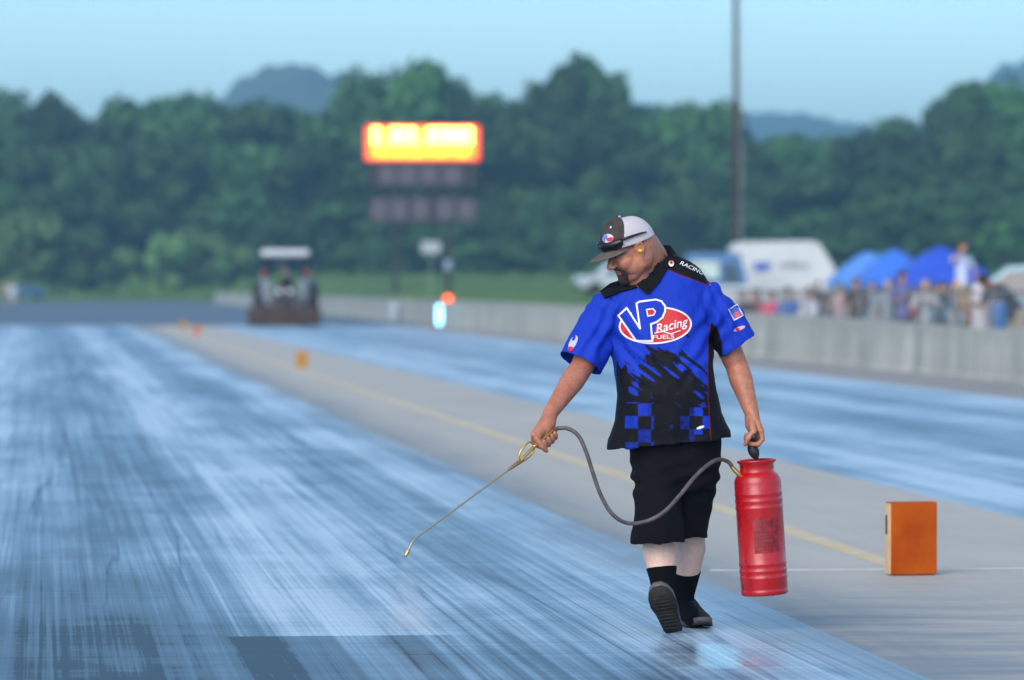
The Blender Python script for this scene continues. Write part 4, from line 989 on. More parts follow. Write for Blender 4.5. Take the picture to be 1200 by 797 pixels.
# ---- cap
def cap():
    bm = bmesh.new(); r0 = []
    nU, nT = 44, 240
    def dome(t, ph):    # ph 0 at rim .. 90 at crown
        fx, lx, ux = .119, .094, .118
        c, s = math.cos(R(ph)), math.sin(R(ph)); rr = (abs(c)**.82)
        f = -.010+fx*rr*math.cos(t)+.010*max(0, math.cos(t))*s*c*2; l = lx*rr*math.sin(t)
        rim = .030+.010*math.cos(t)-.004*abs(math.sin(t))
        return hp(f, l, rim+ux*s)
    loops = [[bm.verts.new(dome(2*math.pi*i/nT, 90*j/nU)) for i in range(nT)] for j in range(nU)]
    top = bm.verts.new(hp(-.010, 0, .030+.118))
    for a, b_ in zip(loops, loops[1:]):
        for i in range(nT): bm.faces.new((a[i], a[(i+1) % nT], b_[(i+1) % nT], b_[i]))
    for i in range(nT): bm.faces.new((loops[-1][i], loops[-1][(i+1) % nT], top))
    bm.faces.ensure_lookup_table()
    for f_ in bm.faces:
        c = f_.calc_center_median()-HC; fl = c.dot(F); 
        th_ = lerp(.066, -.004, (c.dot(U_)-.035)/.113); f_.material_index = 1 if fl > th_ else (2 if fl > th_-.004 else 0)
    inner = [bm.verts.new(v.co+(HC-v.co).normalized()*.006) for v in loops[0]]
    for i in range(nT):
        f_ = bm.faces.new((loops[0][(i+1) % nT], loops[0][i], inner[i], inner[(i+1) % nT])); f_.material_index = 1 if (f_.calc_center_median()-HC).dot(F) > .04 else 0
    mesh_ = mat('white_cap_mesh', (.82, .76, .82), .8, bump=.9, bscale=420)
    blk = mat('charcoal_cap_cloth', (.045, .036, .032), .8, var=.2, vscale=30, bump=.3, bscale=300)
    o = mobj('cap', bm, [mesh_, blk, mat('black_piping', (.015, .01, .02), .7)])
    # brim: curved blade
    bm = bmesh.new(); n = 24; m_ = 8; top_, bot = [], []
    for j in range(m_+1):
        a = []; c_ = []
        for i in range(n+1):
            t = R(-66+132*i/n); ct, st_ = math.cos(t), math.sin(t)
            f0, l0 = -.010+.117*ct, .092*st_
            ext = .088*max(0, math.cos(t*1.3))**.55*(j/m_)
            f, l = f0+ext*(.92+.08*ct), l0*(1-.05*j/m_)
            droop = -.30*l*l/.092-.24*ext
            u = .036+.006*ct+droop
            a.append(bm.verts.new(hp(f, l, u+.002))); c_.append(bm.verts.new(hp(f, l, u-.002)))
        top_.append(a); bot.append(c_)
    for g, fl in ((top_, 0), (bot, 1)):
        for j in range(m_):
            for i in range(n): bm.faces.new((g[j][i], g[j][i+1], g[j+1][i+1], g[j+1][i]))
    for i in range(n): bm.faces.new((top_[m_][i], top_[m_][i+1], bot[m_][i+1], bot[m_][i]))
    for i in range(n): bm.faces.new((top_[0][i], top_[0][i+1], bot[0][i+1], bot[0][i]))
    bmesh.ops.remove_doubles(bm, verts=bm.verts, dist=.0004)
    mobj('brim', bm, mat('grey_brim_cloth', (.10, .085, .07), .8, var=.2, vscale=40, bump=.3, bscale=300), o)
    for c in o.children: c.parent = o
    # emblem on the front panel
    def patch(name, th0, ph0, w, h, m, off, shape='e'):
        bm = bmesh.new(); pts = []
        for k in range(28):
            a = 2*math.pi*k/28; dx, dy = math.cos(a)*w, math.sin(a)*h
            t = th0+dx/.11; ph = ph0+math.degrees(dy/.118); q = dome(t, ph); nn = (q-hp(-.01, 0, .05)).normalized(); pts.append(bm.verts.new(q+nn*off))
        q = dome(th0, ph0); ce = bm.verts.new(q+(q-hp(-.01, 0, .05)).normalized()*(off+.0008))
        for k in range(28): bm.faces.new((pts[k], pts[(k+1) % 28], ce))
        return mobj(name, bm, m, o)
    wht = mat('white_thread', (.62, .62, .72), .7); blu = mat('blue_thread', (.10, .16, .62), .7); red = mat('red_thread', (.62, .04, .07), .7)
    patch('emblem', .46, 27, .033, .021, wht, .002); patch('emblem', .60, 24, .019, .009, red, .0035)
    patch('emblem', .30, 29, .006, .016, blu, .005); patch('emblem', .44, 31, .006, .012, blu, .005)
    patch('emblem_star', .66, 52, .006, .006, wht, .002)
    bm = bmesh.new(); ellipsoid(bm, hp(-.010, 0, .030+.119), F*.008, L_*.008, U_*.004, 12); mobj('cap_button', bm, mesh_, o)
    # sunglasses pushed up on the brim
    bm = bmesh.new(); rs = []
    for i in range(33):
        t = R(-62+124*i/32); s_ = abs(math.sin(t)); hgt = .0185*(1-.35*s_)*(.45+.55*min(1, abs(i-16)/4)); rad_f, rad_l = .134, .104
        c = hp(-.012+rad_f*math.cos(t)+.006, rad_l*math.sin(t), .062-.02*s_*0); out_ = (F*math.cos(t)+L_*math.sin(t)*1.1).normalized()
        rs.append([c+U_*hgt-out_*.002, c+U_*hgt+out_*.001, c-U_*hgt*.2+out_*.006, c-U_*hgt*1.15+out_*.003, c-U_*hgt*1.15-out_*.001])
    rings(bm, rs); g = mobj('sunglasses', bm, mat('black_lens', (.006, .006, .008), .28, spec=.4))
    for s in (-1, 1):
        bm = bmesh.new(); chain(bm, [hp(.048, s*.094, .067), hp(.02, s*.1015, .066), hp(-.03, s*.1, .060), hp(-.065, s*.088, .052)], [.0065, .006, .0045, .003], 8)
        mobj('temple', bm, mat('black_frame', (.01, .01, .012), .4), g)
cap()
# ---- shirt
def px_of(co):
    """front view coordinates on the shirt, in photo pixels at 20 m"""
    return 600+co.x*FPX/20.0, 335-(co.z-H)*FPX/20.0
slR, slL = P(681, 424, 19.92), P(863, 402, 20.05)
bm = bmesh.new()
rings(bm, [ring_at(766, 306, 22, .078, 20.04, tilt=24, e=2), ring_at(767, 312, 31, .09, 20.03, tilt=22, e=2.1), ring_at(767, 320, 43, .104, 20.03, tilt=19), ring_at(766.5, 329, 55, .118, tilt=15), ring_at(767, 339, 63, .128, tilt=12), ring_at(767, 354, 65, .137, tilt=9), ring_at(769, 378, 63, .150, 20.01, 5), ring_at(773, 402, 60, .160, 20.0, 2), ring_at(778, 432, 58, .175, 19.99), ring_at(781, 462, 59, .185, 19.985, 2), ring_at(783, 488, 63, .180, 19.99, 4), ring_at(785, 512, 71, .175, 20.0, 5.5), ring_at(785, 520, 72, .175, 20.0, 5.5)])
chain(bm, [P(745, 352, 20.0), shR+V((0, 0, -.01)), shR.lerp(slR, .5), slR, slR+(slR-shR).normalized()*.01], [.085, .092, .095, .099, .1], 28, round_end=False)
chain(bm, [P(795, 340, 20.02), shL+V((-.01, 0, -.012)), shL.lerp(slL, .5), slL, slL+(slL-shL).normalized()*.01], [.08, .090, .092, .094, .095], 28, round_end=False)
sm = voxel(bm, .0042, 8, .5)
dR = (slR-shR).normalized(); dL = (slL-shL).normalized()
sm_b = bmesh.new(); sm_b.from_mesh(sm)
kill = []
hem0 = P(785, 517, 20.0)
for f_ in sm_b.faces:
    c = f_.calc_center_median(); n = f_.normal
    if (c-slR).dot(dR) > -.006 and n.dot(dR) > .55 and (c-slR).length < .14: kill.append(f_)
    elif (c-slL).dot(dL) > -.006 and n.dot(dL) > .55 and (c-slL).length < .14: kill.append(f_)
    elif n.z < -.55 and c.z < hem0.z+.05: kill.append(f_)
    elif n.z > .55 and (c-P(766, 306, 20.04)).length < .095 and c.z > P(766, 311, 20).z+(c.x-P(766, 311, 20).x)*.42: kill.append(f_)
bmesh.ops.delete(sm_b, geom=kill, context='FACES')
def fold(co):
    x, y = px_of(co)
    q = V((co.x*9+co.z*5, co.y*7, co.z*4-co.x*5)); w = noise.noise(q)*.010
    # drag folds running from the armpits and over the belly
    for ax, ay, dx, dy, amp, fr in ((735, 400, .75, .66, .0095, .20), (832, 385, -.55, .83, .0095, .22), (705, 395, .42, -.9, .009, .24), (855, 375, -.35, -.93, .008, .26)):
        rx, ry = x-ax, y-ay; s = rx*dx+ry*dy; t = -rx*dy+ry*dx
        w += amp*math.exp(-(t/22)**2)*math.exp(-(s/58)**2)*math.cos(t*fr*1.6+noise.noise(V((s*.03, t*.03, 1)))*3)
    w += .009*sstep(455, 515, y)*math.sin(x*.17+noise.noise(V((x*.03, y*.02, 3)))*3)
    w += noise.noise(co*34)*.0016
    return w
sm_b.normal_update()
mv = [(v, v.normal*fold(v.co)) for v in sm_b.verts]
for v, d_ in mv: v.co += d_
sm_b.normal_update()
BVH = BVHTree.FromBMesh(sm_b)
def inpoly(x, y, P_):
    c = False; j = len(P_)-1
    for i in range(len(P_)):
        xi, yi = P_[i]; xj, yj = P_[j]
        if (yi > y) != (yj > y) and x < (xj-xi)*(y-yi)/(yj-yi)+xi: c = not c
        j = i
    return c
YOKE = [(774, 284), (797, 288), (842, 318), (828, 333), (792, 320), (776, 312)]
YOKE_R = [(700, 352), (722, 336), (742, 330), (740, 338), (716, 345), (704, 356)]
SIDE = [(833, 378), (840, 384), (852, 420), (870, 522), (833, 522), (829, 470), (829, 430), (830, 400)]
SIDEL = [(715, 405), (727, 432), (733, 425), (737, 450), (732, 480), (731, 500), (732, 530), (700, 530), (705, 440)]
BLUE = (.008, .040, .46); BLK = (.005, .005, .008); REDP = (.16, .008, .015)
def dye(co, n):
    x, y = px_of(co)
    front = n.y < .25
    wob = noise.noise(V((x*.09, y*.09, 0)))*2
    if y < 345 and (inpoly(x, y, YOKE) or inpoly(x, y, YOKE_R)): return BLK
    if y < 345 and inpoly(x-1.0, y-1.6, YOKE): return REDP
    sleeve = (x < 722 and y < 446 and (co-slR).dot(dR) > -.26) or (x > 846 and y < 420)
    if sleeve: return BLUE
    if not front: return BLUE if y < 430+wob*8 else BLK
    if y > 378 and inpoly(x, y, SIDE): return BLK
    if y > 378 and inpoly(x+1.1, y, SIDE): return REDP
    if inpoly(x+wob, y, SIDEL): return BLK
    # torn black smear sweeping down to the right with a chequered flag below it
    s = (x-740)*.80+(y-405)*.60; t = -(x-740)*.60+(y-405)*.80
    st = noise.noise(V((s*.028, t*.20, 2)))+.55*noise.noise(V((s*.06, t*.42, 7)))+.25*noise.noise(V((x*.3, y*.3, 4)))
    cover = sstep(388+max(0, 790-x)*.25, 470, y)*1.5-.55-.6*sstep(800, 826, x)*sstep(500, 440, y)-1.0*math.exp(-((x-742)/9)**2-((y-456)/13)**2)-.5*math.exp(-((x-820)/8)**2-((y-480)/28)**2)
    blob = 1.5*math.exp(-((x-766-(y-412)*.9)/16)**2-((y-418)/9)**2)
    black = False; kb = sstep(-.02, .24, st+cover+blob); BL2 = tuple(lerp(a, b_, kb) for a, b_ in zip(BLUE, BLK))
    if y > 470 and (x < 765 or (x > 796 and y > 476)):
        i, j = int((x-731.5)//15), int((y-471.5)//15)
        wear = noise.noise(V((x*.25, y*.25, 9)))
        if (i+j) % 2 == 0: return BLK
        if x < 765: return tuple(lerp(a, b_, .48+.3*wear) for a, b_ in zip(BLUE, BLK)) if y > 500 or x > 758 else tuple(lerp(a, b_, .12+.3*max(0, wear)) for a, b_ in zip(BLUE, BLK))
        return tuple(lerp(a, b_, .62+.5*wear) for a, b_ in zip(BLUE, BLK)) if x < 812 else (BLUE if y < 508 else BLK)
    if y > 440: return tuple(lerp(a, b_, max(0, min(.5, .3+st+cover))) for a, b_ in zip(BL2, BLK))
    return BL2
sm2 = bpy.data.meshes.new('shirt'); sm_b.to_mesh(sm2)
ca = sm2.color_attributes.new('dye', 'FLOAT_COLOR', 'POINT')
for v, cc in zip(sm2.vertices, ca.data): c = dye(v.co, v.normal); cc.color = (*c, 1)
sm_b.free()
M_shirt, nt, b = newmat('printed_shirt'); vc = nt.n('VertexColor'); vc.layer_name = 'dye'; nt.L.new(vc.outputs[0], b.inputs['Base Color'])
b.inputs['Roughness'].default_value = .7; b.inputs['Specular IOR Level'].default_value = .18
v_ = nt.n('TexCoord').outputs['Object']; bp = nt.n('Bump'); bp.inputs['Strength'].default_value = .5; bp.inputs['Distance'].default_value = .006
nt.L.new(nt.m('ADD', nt.noise(nt.scale(v_, (1, 1, .6)), 14, 3, .5, .6), nt.m('MULTIPLY', nt.noise(v_, 300, 2), .15)), bp.inputs['Height']); nt.L.new(bp.outputs[0], b.inputs['Normal'])
shirt = mobj('shirt', sm2, M_shirt)
so_ = shirt.modifiers.new('thick', 'SOLIDIFY'); so_.thickness = .0035; so_.offset = -1
# prints and badges laid onto the cloth
def project(me, off, away=V((0, 1, 0))):
    for v in me.vertices:
        h_ = BVH.ray_cast(v.co-away*1.0, away)
        if h_[0] is not None: v.co = h_[0]-away*off
    return me
def W2(x, y): k = 20.0/FPX; return V(((x-600)*k, 20.0, H-(y-335)*k))
def poly_mesh(bm, pts, step=2.0):
    """fill a 2D pixel polygon with a fine triangulation so that it can follow the cloth"""
    P2 = pts; xs = [p[0] for p in P2]; ys = [p[1] for p in P2]
    vs = [bm.verts.new(W2(*p)) for p in P2]
    f_ = bm.faces.new(vs); r = bmesh.ops.triangulate(bm, faces=[f_])
    fs = r['faces']
    for _ in range(6):
        es = [e for e in {e for q in fs if q.is_valid for e in q.edges} if e.calc_length() > step*20/FPX*1.5]
        if not es: break
        rr = bmesh.ops.subdivide_edges(bm, edges=es, cuts=1)
        allf = {q for v in {v for e in es if e.is_valid for v in e.verts} for q in v.link_faces} | {q for q in rr['geom'] if isinstance(q, bmesh.types.BMFace)} | {q for q in fs if q.is_valid}
        fs = bmesh.ops.triangulate(bm, faces=[q for q in allf if q.is_valid])['faces'] or [q for q in allf if q.is_valid]
def stroke(bm, pts, w, closed=True, step=2.5):
    n = len(pts); seg = [(pts[i], pts[(i+1) % n]) for i in range(n if closed else n-1)]
    for (x0, y0), (x1, y1) in seg:
        L2 = math.hypot(x1-x0, y1-y0)
        if L2 < 1e-6: continue
        dx, dy = (x1-x0)/L2, (y1-y0)/L2; x0, y0, x1, y1 = x0-dx*w*.45, y0-dy*w*.45, x1+dx*w*.45, y1+dy*w*.45; k = max(1, int(L2/step)); row = None
        for i in range(k+1):
            cx, cy = lerp(x0, x1, i/k), lerp(y0, y1, i/k); a = [bm.verts.new(W2(cx-dy*w/2, cy+dx*w/2)), bm.verts.new(W2(cx+dy*w/2, cy-dx*w/2))]
            if row: bm.faces.new((row[0], row[1], a[1], a[0]))
            row = a
def zz(pts): return [(640+x/4.427, 240+y/4.427) for x, y in pts]
def decal(name, build, m, off, away=V((0, 1, 0)), par=shirt):
    bm = bmesh.new(); build(bm); me = bpy.data.meshes.new(name); bm.to_mesh(me); bm.free(); project(me, off, away); return obj(name, shift(me, ORG), m, par)
P_red = mat('red_print', (.58, .010, .016), .6); P_white = mat('white_print', (.78, .76, .80), .6); P_blue = mat('blue_shirt_print', BLUE, .7, spec=.18)
EL = [(562+184*math.cos(t)*1.0, 624+92*math.sin(t)) for t in [2*math.pi*i/48 for i in range(48)]]
def rot(pts, cx, cy, a): c, s = math.cos(a), math.sin(a); return [(cx+(x-cx)*c-(y-cy)*s, cy+(x-cx)*s+(y-cy)*c) for x, y in pts]
EL = zz(rot(EL, 562, 624, R(-3)))
def star(bm, pts, c): 
    # fan of rings so the ellipse follows the cloth
    n = len(pts); K = 26; loops = []
    for k in range(1, K+1): loops.append([bm.verts.new(W2(lerp(c[0], x, k/K), lerp(c[1], y, k/K))) for x, y in pts])
    ce = bm.verts.new(W2(*c))
    for i in range(n): bm.faces.new((ce, loops[0][i], loops[0][(i+1) % n]))
    for a, b_ in zip(loops, loops[1:]):
        for i in range(n): bm.faces.new((a[i], b_[i], b_[(i+1) % n], a[(i+1) % n]))
cEL = (640+562/4.427, 240+624/4.427)
decal('chest_emblem', lambda bm: star(bm, EL, cEL), P_red, .0026)
decal('emblem_outline', lambda bm: stroke(bm, EL, 1.9), P_white, .0036)
VPo = zz([(372, 574), (415, 535), (482, 640), (465, 512), (480, 502), (565, 491), (594, 500), (612, 525), (612, 552), (598, 584), (570, 606), (538, 618), (545, 704), (462, 704)])
decal('monogram', lambda bm: poly_mesh(bm, VPo), P_blue, .0046)
decal('monogram_outline', lambda bm: stroke(bm, VPo, 2.1), P_white, .0056)
CT = zz([(516, 543), (549, 538), (562, 552), (554, 570), (523, 577)])
decal('letter_counter', lambda bm: poly_mesh(bm, CT), P_red, .0056); decal('counter_outline', lambda bm: stroke(bm, CT, 1.3), P_white, .0066)
def text_decal(name, s, cx, cy, size_px, ang, shear, m, off, bold=.0, away=V((0, 1, 0)), sx=1):
    cu = bpy.data.curves.new('t', 'FONT'); cu.body = s; cu.size = 1; cu.shear = shear; cu.offset = bold; cu.align_x = 'CENTER'; cu.align_y = 'CENTER'; cu.resolution_u = 3
    o = link(bpy.data.objects.new('t', cu)); dg = bpy.context.evaluated_depsgraph_get(); dg.update()
    me = bpy.data.meshes.new_from_object(o.evaluated_get(dg)); bpy.data.objects.remove(o)
    bm = bmesh.new(); bm.from_mesh(me); bmesh.ops.subdivide_edges(bm, edges=[e for e in bm.edges if e.calc_length() > .25], cuts=2); bmesh.ops.triangulate(bm, faces=bm.faces)
    c, s_ = math.cos(ang), math.sin(ang)
    for v in bm.verts: x, y = v.co.x*size_px*sx, -v.co.y*size_px; v.co = W2(cx+x*c-y*s_, cy+x*s_+y*c)
    bm.to_mesh(me); bm.free(); project(me, off, away); return obj(name, shift(me, ORG), m, shirt)
text_decal('script_lettering', 'Racing', 784.5, 381.5, 14.5, R(-14), .35, P_white, .0052, .012)
decal('script_underline', lambda bm: stroke(bm, zz([(558, 664), (600, 655), (640, 668), (690, 650)]), 1.1, False), P_white, .0052)
text_decal('small_lettering', 'FUELS', 776, 394.6, 6.6, R(-2), 0, P_white, .0068, .01, sx=1.5)
AWL = V((-.75, 1, 0)).normalized()
def sq(cx, cy, w, h, a): return rot([(cx-w, cy-h), (cx+w, cy-h), (cx+w, cy+h), (cx-w, cy+h)], cx, cy, a)
q1 = sq(862, 366, 6, 7, R(-28)); decal('sleeve_badge', lambda bm: poly_mesh(bm, q1), mat('blue_badge', (.06, .12, .6), .6), .002); decal('badge_outline', lambda bm: stroke(bm, q1, 1.5), P_white, .003)
q2 = sq(863.5, 369, 3.4, 3.4, R(-28)); decal('badge_mark', lambda bm: poly_mesh(bm, q2), mat('pink_print', (.6, .1, .16), .6), .003)
q3 = [(866+7*math.cos(t), 385-2.4*math.sin(t)-.35*7*math.cos(t)) for t in [2*math.pi*i/14 for i in range(14)]]; decal('sleeve_mark', lambda bm: poly_mesh(bm, q3), mat('pale_pink_print', (.62, .38, .55), .6), .002)
q3 = [(864+2.6*math.cos(t), 386-2*math.sin(t)) for t in [2*math.pi*i/10 for i in range(10)]]; decal('sleeve_mark', lambda bm: poly_mesh(bm, q3), P_red, .003)
q4 = rot([(671+4*math.cos(t), 401+9*math.sin(t)) for t in [2*math.pi*i/18 for i in range(18)]], 671, 401, R(28)); decal('sleeve_badge', lambda bm: poly_mesh(bm, q4), mat('pale_badge', (.5, .48, .62), .6), .002)
q5 = rot([(668+3.4*math.cos(t), 408+2.6*math.sin(t)) for t in [2*math.pi*i/12 for i in range(12)]], 668, 408, R(-10)); decal('badge_mark', lambda bm: poly_mesh(bm, q5), P_red, .0032)
q5 = rot([(672+1.6*math.cos(t), 396+3.4*math.sin(t)) for t in [2*math.pi*i/10 for i in range(10)]], 672, 396, R(30)); decal('badge_mark', lambda bm: poly_mesh(bm, q5), P_blue, .0032)
text_decal('shoulder_lettering', 'RACING', 810, 314, 6.5, R(25), .2, P_white, .002, .012, sx=1.25)
q6 = [(819+4.6*math.cos(t), 499.6+1.7*math.sin(t)-.3*4.6*math.cos(t)) for t in [2*math.pi*i/12 for i in range(12)]]; decal('hem_label', lambda bm: poly_mesh(bm, q6), P_white, .002)
# collar and placket
bm = bmesh.new()
def cring(px, py, hw, dep, d, tilt, n=40): c = P(px, py, d); k = d/FPX; a = V((math.cos(R(tilt)), 0, math.sin(R(tilt))))*hw*k; return ell(c, a, V((0, dep, dep*.42)), n)
rs = [cring(766, 318, 25, .086, 20.03, 22), cring(766, 308, 23, .083, 20.04, 23), cring(766, 301, 22, .082, 20.045, 23), cring(766, 300.5, 23.5, .087, 20.045, 23), cring(766.5, 307, 27, .097, 20.04, 22), cring(767, 315, 31, .107, 20.03, 21)]
rings(bm, rs, cap=False)
M_collar = mat('black_collar', (.006, .006, .008), .85, spec=.15, bump=.3, bscale=200)
# open the collar at the throat, on the side the chin points to
kill = [f_ for f_ in bm.faces if abs(f_.calc_center_median().x-P(744, 330, 20).x) < .026 and f_.calc_center_median().y < 20.0]
bmesh.ops.delete(bm, geom=kill, context='FACES')
col = mobj('collar', bm, M_collar, shirt); m_ = col.modifiers.new('t', 'SOLIDIFY'); m_.thickness = .003
for pts in ([(703, 341), (715, 332), (730, 327), (744, 331), (746, 337), (728, 342), (708, 350)], [(744, 331), (758, 327), (768, 324), (764, 334), (756, 344), (749, 338)], [(752, 338), (757, 327), (767, 315), (771, 300), (779, 297), (783, 312), (772, 330), (759, 345)]):
    o = decal('collar_point', lambda bm: poly_mesh(bm, pts), M_collar, .010, par=shirt); m_ = o.modifiers.new('t', 'SOLIDIFY'); m_.thickness = .006
q7 = [(786+3.2*math.cos(t), 309+3.6*math.sin(t)) for t in [2*math.pi*i/14 for i in range(14)]]
decal('collar_badge', lambda bm: poly_mesh(bm, q7), P_white, .016); q8 = [(786+2*math.cos(t), 307.6+2*math.sin(t)) for t in [2*math.pi*i/12 for i in range(12)]]; decal('collar_badge', lambda bm: poly_mesh(bm, q8), P_red, .018)
# ---- shorts
bm = bmesh.new()
rings(bm, [ring_at(790, 498, 50, .135), ring_at(791, 515, 54, .145), ring_at(791, 540, 53, .145), ring_at(791, 562, 51, .13), ring_at(791, 574, 44, .11)])
hemR, hemL = P(768, 633, 19.84), P(806, 627, 20.08)
def legr(px, py, hw, dep, d, tilt=0): return ring_at(px, py, hw, dep, d, tilt, 2.2, 32)
rings(bm, [legr(768, 530, 28, .12, 20.02), legr(770, 565, 29, .125, 19.95), legr(771, 600, 29, .12, 19.88), legr(770, 630, 30.5, .118, 19.84, 2), legr(770, 636, 30.5, .118, 19.84, 2)])
rings(bm, [legr(815, 530, 29, .12, 20.06), legr(812, 565, 30, .125, 20.08), legr(807, 600, 27, .12, 20.1), legr(802, 624, 25.5, .115, 20.1, 1), legr(802, 630, 25.5, .115, 20.1, 1)])
sh = voxel(bm, .005, 6, .5); b2 = bmesh.new(); b2.from_mesh(sh)
bmesh.ops.delete(b2, geom=[f_ for f_ in b2.faces if f_.normal.z < -.6 and f_.calc_center_median().z < P(770, 618, 20).z], context='FACES')
b2.normal_update()
mv = []
for v in b2.verts:
    x, y = px_of(v.co); w = noise.noise(V((v.co.x*12, v.co.y*9, v.co.z*3)))*.009+noise.noise(V((v.co.x*10+v.co.z*14, v.co.y*9, v.co.z*10)))*.006*sstep(520, 560, y)
    w += .006*math.cos((y-560)*.32+(x-790)*.12)*math.exp(-((y-560)/22)**2)+.007*sstep(590, 632, y)*math.sin(x*.22+1)
    mv.append((v, v.normal*w))
for v, d_ in mv: v.co += d_
shorts = mobj('shorts', b2, M_blackcloth); m_ = shorts.modifiers.new('t', 'SOLIDIFY'); m_.thickness = .004; m_.offset = -1
bm = bmesh.new(); tube(bm, P(797, 520, 19.87), P(796, 545, 19.89), .003, 6); mobj('fly_seam', bm, M_blackcloth, shorts)
# ---- socks and shoes
for kn, an, k in ((knR, anR, .585), (knL, anL, .60)):
    bm = bmesh.new(); a, b_ = frame((an-kn).normalized(), (0, 1, 0)); rs = []
    for t in (k-.005, k, k+.03, .7, .78, .86, .93, 1.0, 1.05):
        base = [.079, .062, .045, .042]; 
        rr = lerp(.079, .062, (t-.35)/.25) if t < .6 else lerp(.062, .045, (t-.6)/.25) if t < .85 else lerp(.045, .043, min(1, (t-.85)/.15))
        rr += .004+(.0015 if t < k+.02 else 0); c = kn.lerp(an, t)+V((0, .025*max(0, 1-abs(t-.35)/.25), 0)); rs.append([p+(p-c).normalized()*noise.noise(p*60)*.0025 for p in ell(c, a*rr, b_*rr, 28)])
    rings(bm, rs); fd = V((-.02, -.16, .05)) if an is anR else V((.045, -.17, -.055)); chain(bm, [an-fd*.2, an+fd*.5, an+fd], [.046, .045, .036], 16); mobj('sock', voxel(bm, .005, 2), M_sock)
def shoe(heel, toe_dir, up, s=1):
    """heel = back bottom corner, toe_dir/up unit axes"""
    td = toe_dir.normalized(); up = (up-td*up.dot(td)).normalized(); sd2 = td.cross(up)
    def q(x, y, z): return heel+td*x+sd2*y+up*z
    par = None
    outline = [(0, .028), (.02, .036), (.08, .038), (.14, .042), (.20, .052), (.25, .050), (.285, .035), (.305, .012)]
    bm = bmesh.new(); up_r = []
    prof2 = [(-.004, .05, .030, .040), (.012, .090, .036, .045), (.05, .125, .040, .055), (.09, .122, .043, .055), (.13, .098, .047, .05), (.18, .075, .052, .042), (.23, .062, .052, .035), (.27, .052, .042, .028), (.298, .038, .022, .02)]
    for x, h_, w_, z0 in prof2:
        c = q(x, 0, (h_+.018)/2); up_r.append(ell(c, sd2*w_, up*(h_-.018)/2, 24, 2.5))
    rings(bm, up_r); me = voxel(bm, .005, 3); o = mobj('shoe', me, M_shoe)
    def slab(z0, z1, g, name, m):
        bm = bmesh.new(); pts = [(x-.004, y+g) for x, y in outline]; loop = [(x, y) for x, y in pts]+[(x, -y) for x, y in reversed(pts)]
        rings(bm, [[q(x, y, z0+.02*max(0, (x-.22)/.08)) for x, y in loop], [q(x, y, z1+.02*max(0, (x-.22)/.08)) for x, y in loop]]); bev(bm, .004); return mobj(name, bm, m, o)
    slab(.006, .030, .004, 'midsole', M_mid); sl = slab(-.002, .0075, .0055, 'outsole', M_sole)
    bm = bmesh.new()
    for i in range(11): x = .03+.024*i; w_ = .026+.016*math.sin(i/10*math.pi)**.5; a, b_ = q(x, -w_, -.003), q(x+.006, w_, -.003); tube(bm, a, b_, .003, 6)
    mobj('tread', bm, M_sole, o)
    bm = bmesh.new()
    for i in range(5): x = .105+.022*i; z = .118-.0135*i; chain(bm, [q(x, -.026, z-.012), q(x, 0, z+.002), q(x, .026, z-.012)], .0032, 6)
    mobj('laces', bm, mat('black_lace', (.03, .03, .03), .8), o)
hR = P(790, 744.5, 19.80); hR.z = max(hR.z, .028)
shoe(hR, V((-.075, -.215, .185)), V((-.15, .35, 1)))
hL = P(800, 728, 20.34); hL.z = .0235
shoe(hL, V((.085, -.285, 0)), V((0, 0, 1)))
# ---------------------------------------------------------------- sprayer
TB = P(896, 696, 19.97); TT = P(887.2, 553, 19.96); ax = (TT-TB).normalized(); hT = (TT-TB).length
spr = thing('sprayer', 'red metal tank sprayer with black handle, hose and brass spray wand carried by the man', 'sprayer', TB)
def sobj(name, bm, m, par=None, smooth=True):
    if isinstance(bm, bmesh.types.BMesh): bmesh.ops.recalc_face_normals(bm, faces=bm.faces)
    me = bm if not isinstance(bm, bmesh.types.BMesh) else None
    if me is None: me = bpy.data.meshes.new(name); bm.to_mesh(me); bm.free()
    return obj(name, shift(me, TB), m, par or spr, smooth)
aa, bb = frame(ax, (0, 1, 0)); MT = Matrix((( aa.x, bb.x, ax.x, TB.x), (aa.y, bb.y, ax.y, TB.y), (aa.z, bb.z, ax.z, TB.z), (0, 0, 0, 1)))
M_redm, nt, b = newmat('red_enamel'); v_ = nt.n('TexCoord').outputs['Object']
nt.L.new(nt.mix(nt.rng(nt.noise(v_, 18, 5, .65), .4, .7), (.46, .003, .008), (.38, .004, .008)), b.inputs['Base Color']); nt.L.new(nt.rng(nt.noise(v_, 40, 4), .3, .7, .22, .42), b.inputs['Roughness']); b.inputs['Coat Weight'].default_value = .4; b.inputs['Coat Roughness'].default_value = .2
Rr = .1025
pr = [(.02, .006), (.085, .004), (Rr-.006, -.002), (Rr, .004), (Rr, .02), (Rr-.002, .024), (Rr, .028)]
def bead(z): return [(Rr, z-.008), (Rr+.002, z-.003), (Rr+.002, z+.003), (Rr, z+.008)]
pr += bead(.075)+bead(.105)+bead(.135)+bead(.38)+bead(.41)+bead(.44)
pr += [(Rr, hT-.045), (Rr-.002, hT-.03), (Rr-.009, hT-.014), (Rr-.021, hT-.004), (.077, hT+.000), (.0745, hT+.006), (.075, hT+.036), (.085, hT+.044), (.087, hT+.050), (.085, hT+.054), (.075, hT+.052), (.070, hT+.03), (.066, hT+.02), (.01, hT+.018)]
bm = bmesh.new(); lathe(bm, pr, 72, MT); tank = sobj('tank', bm, M_redm)
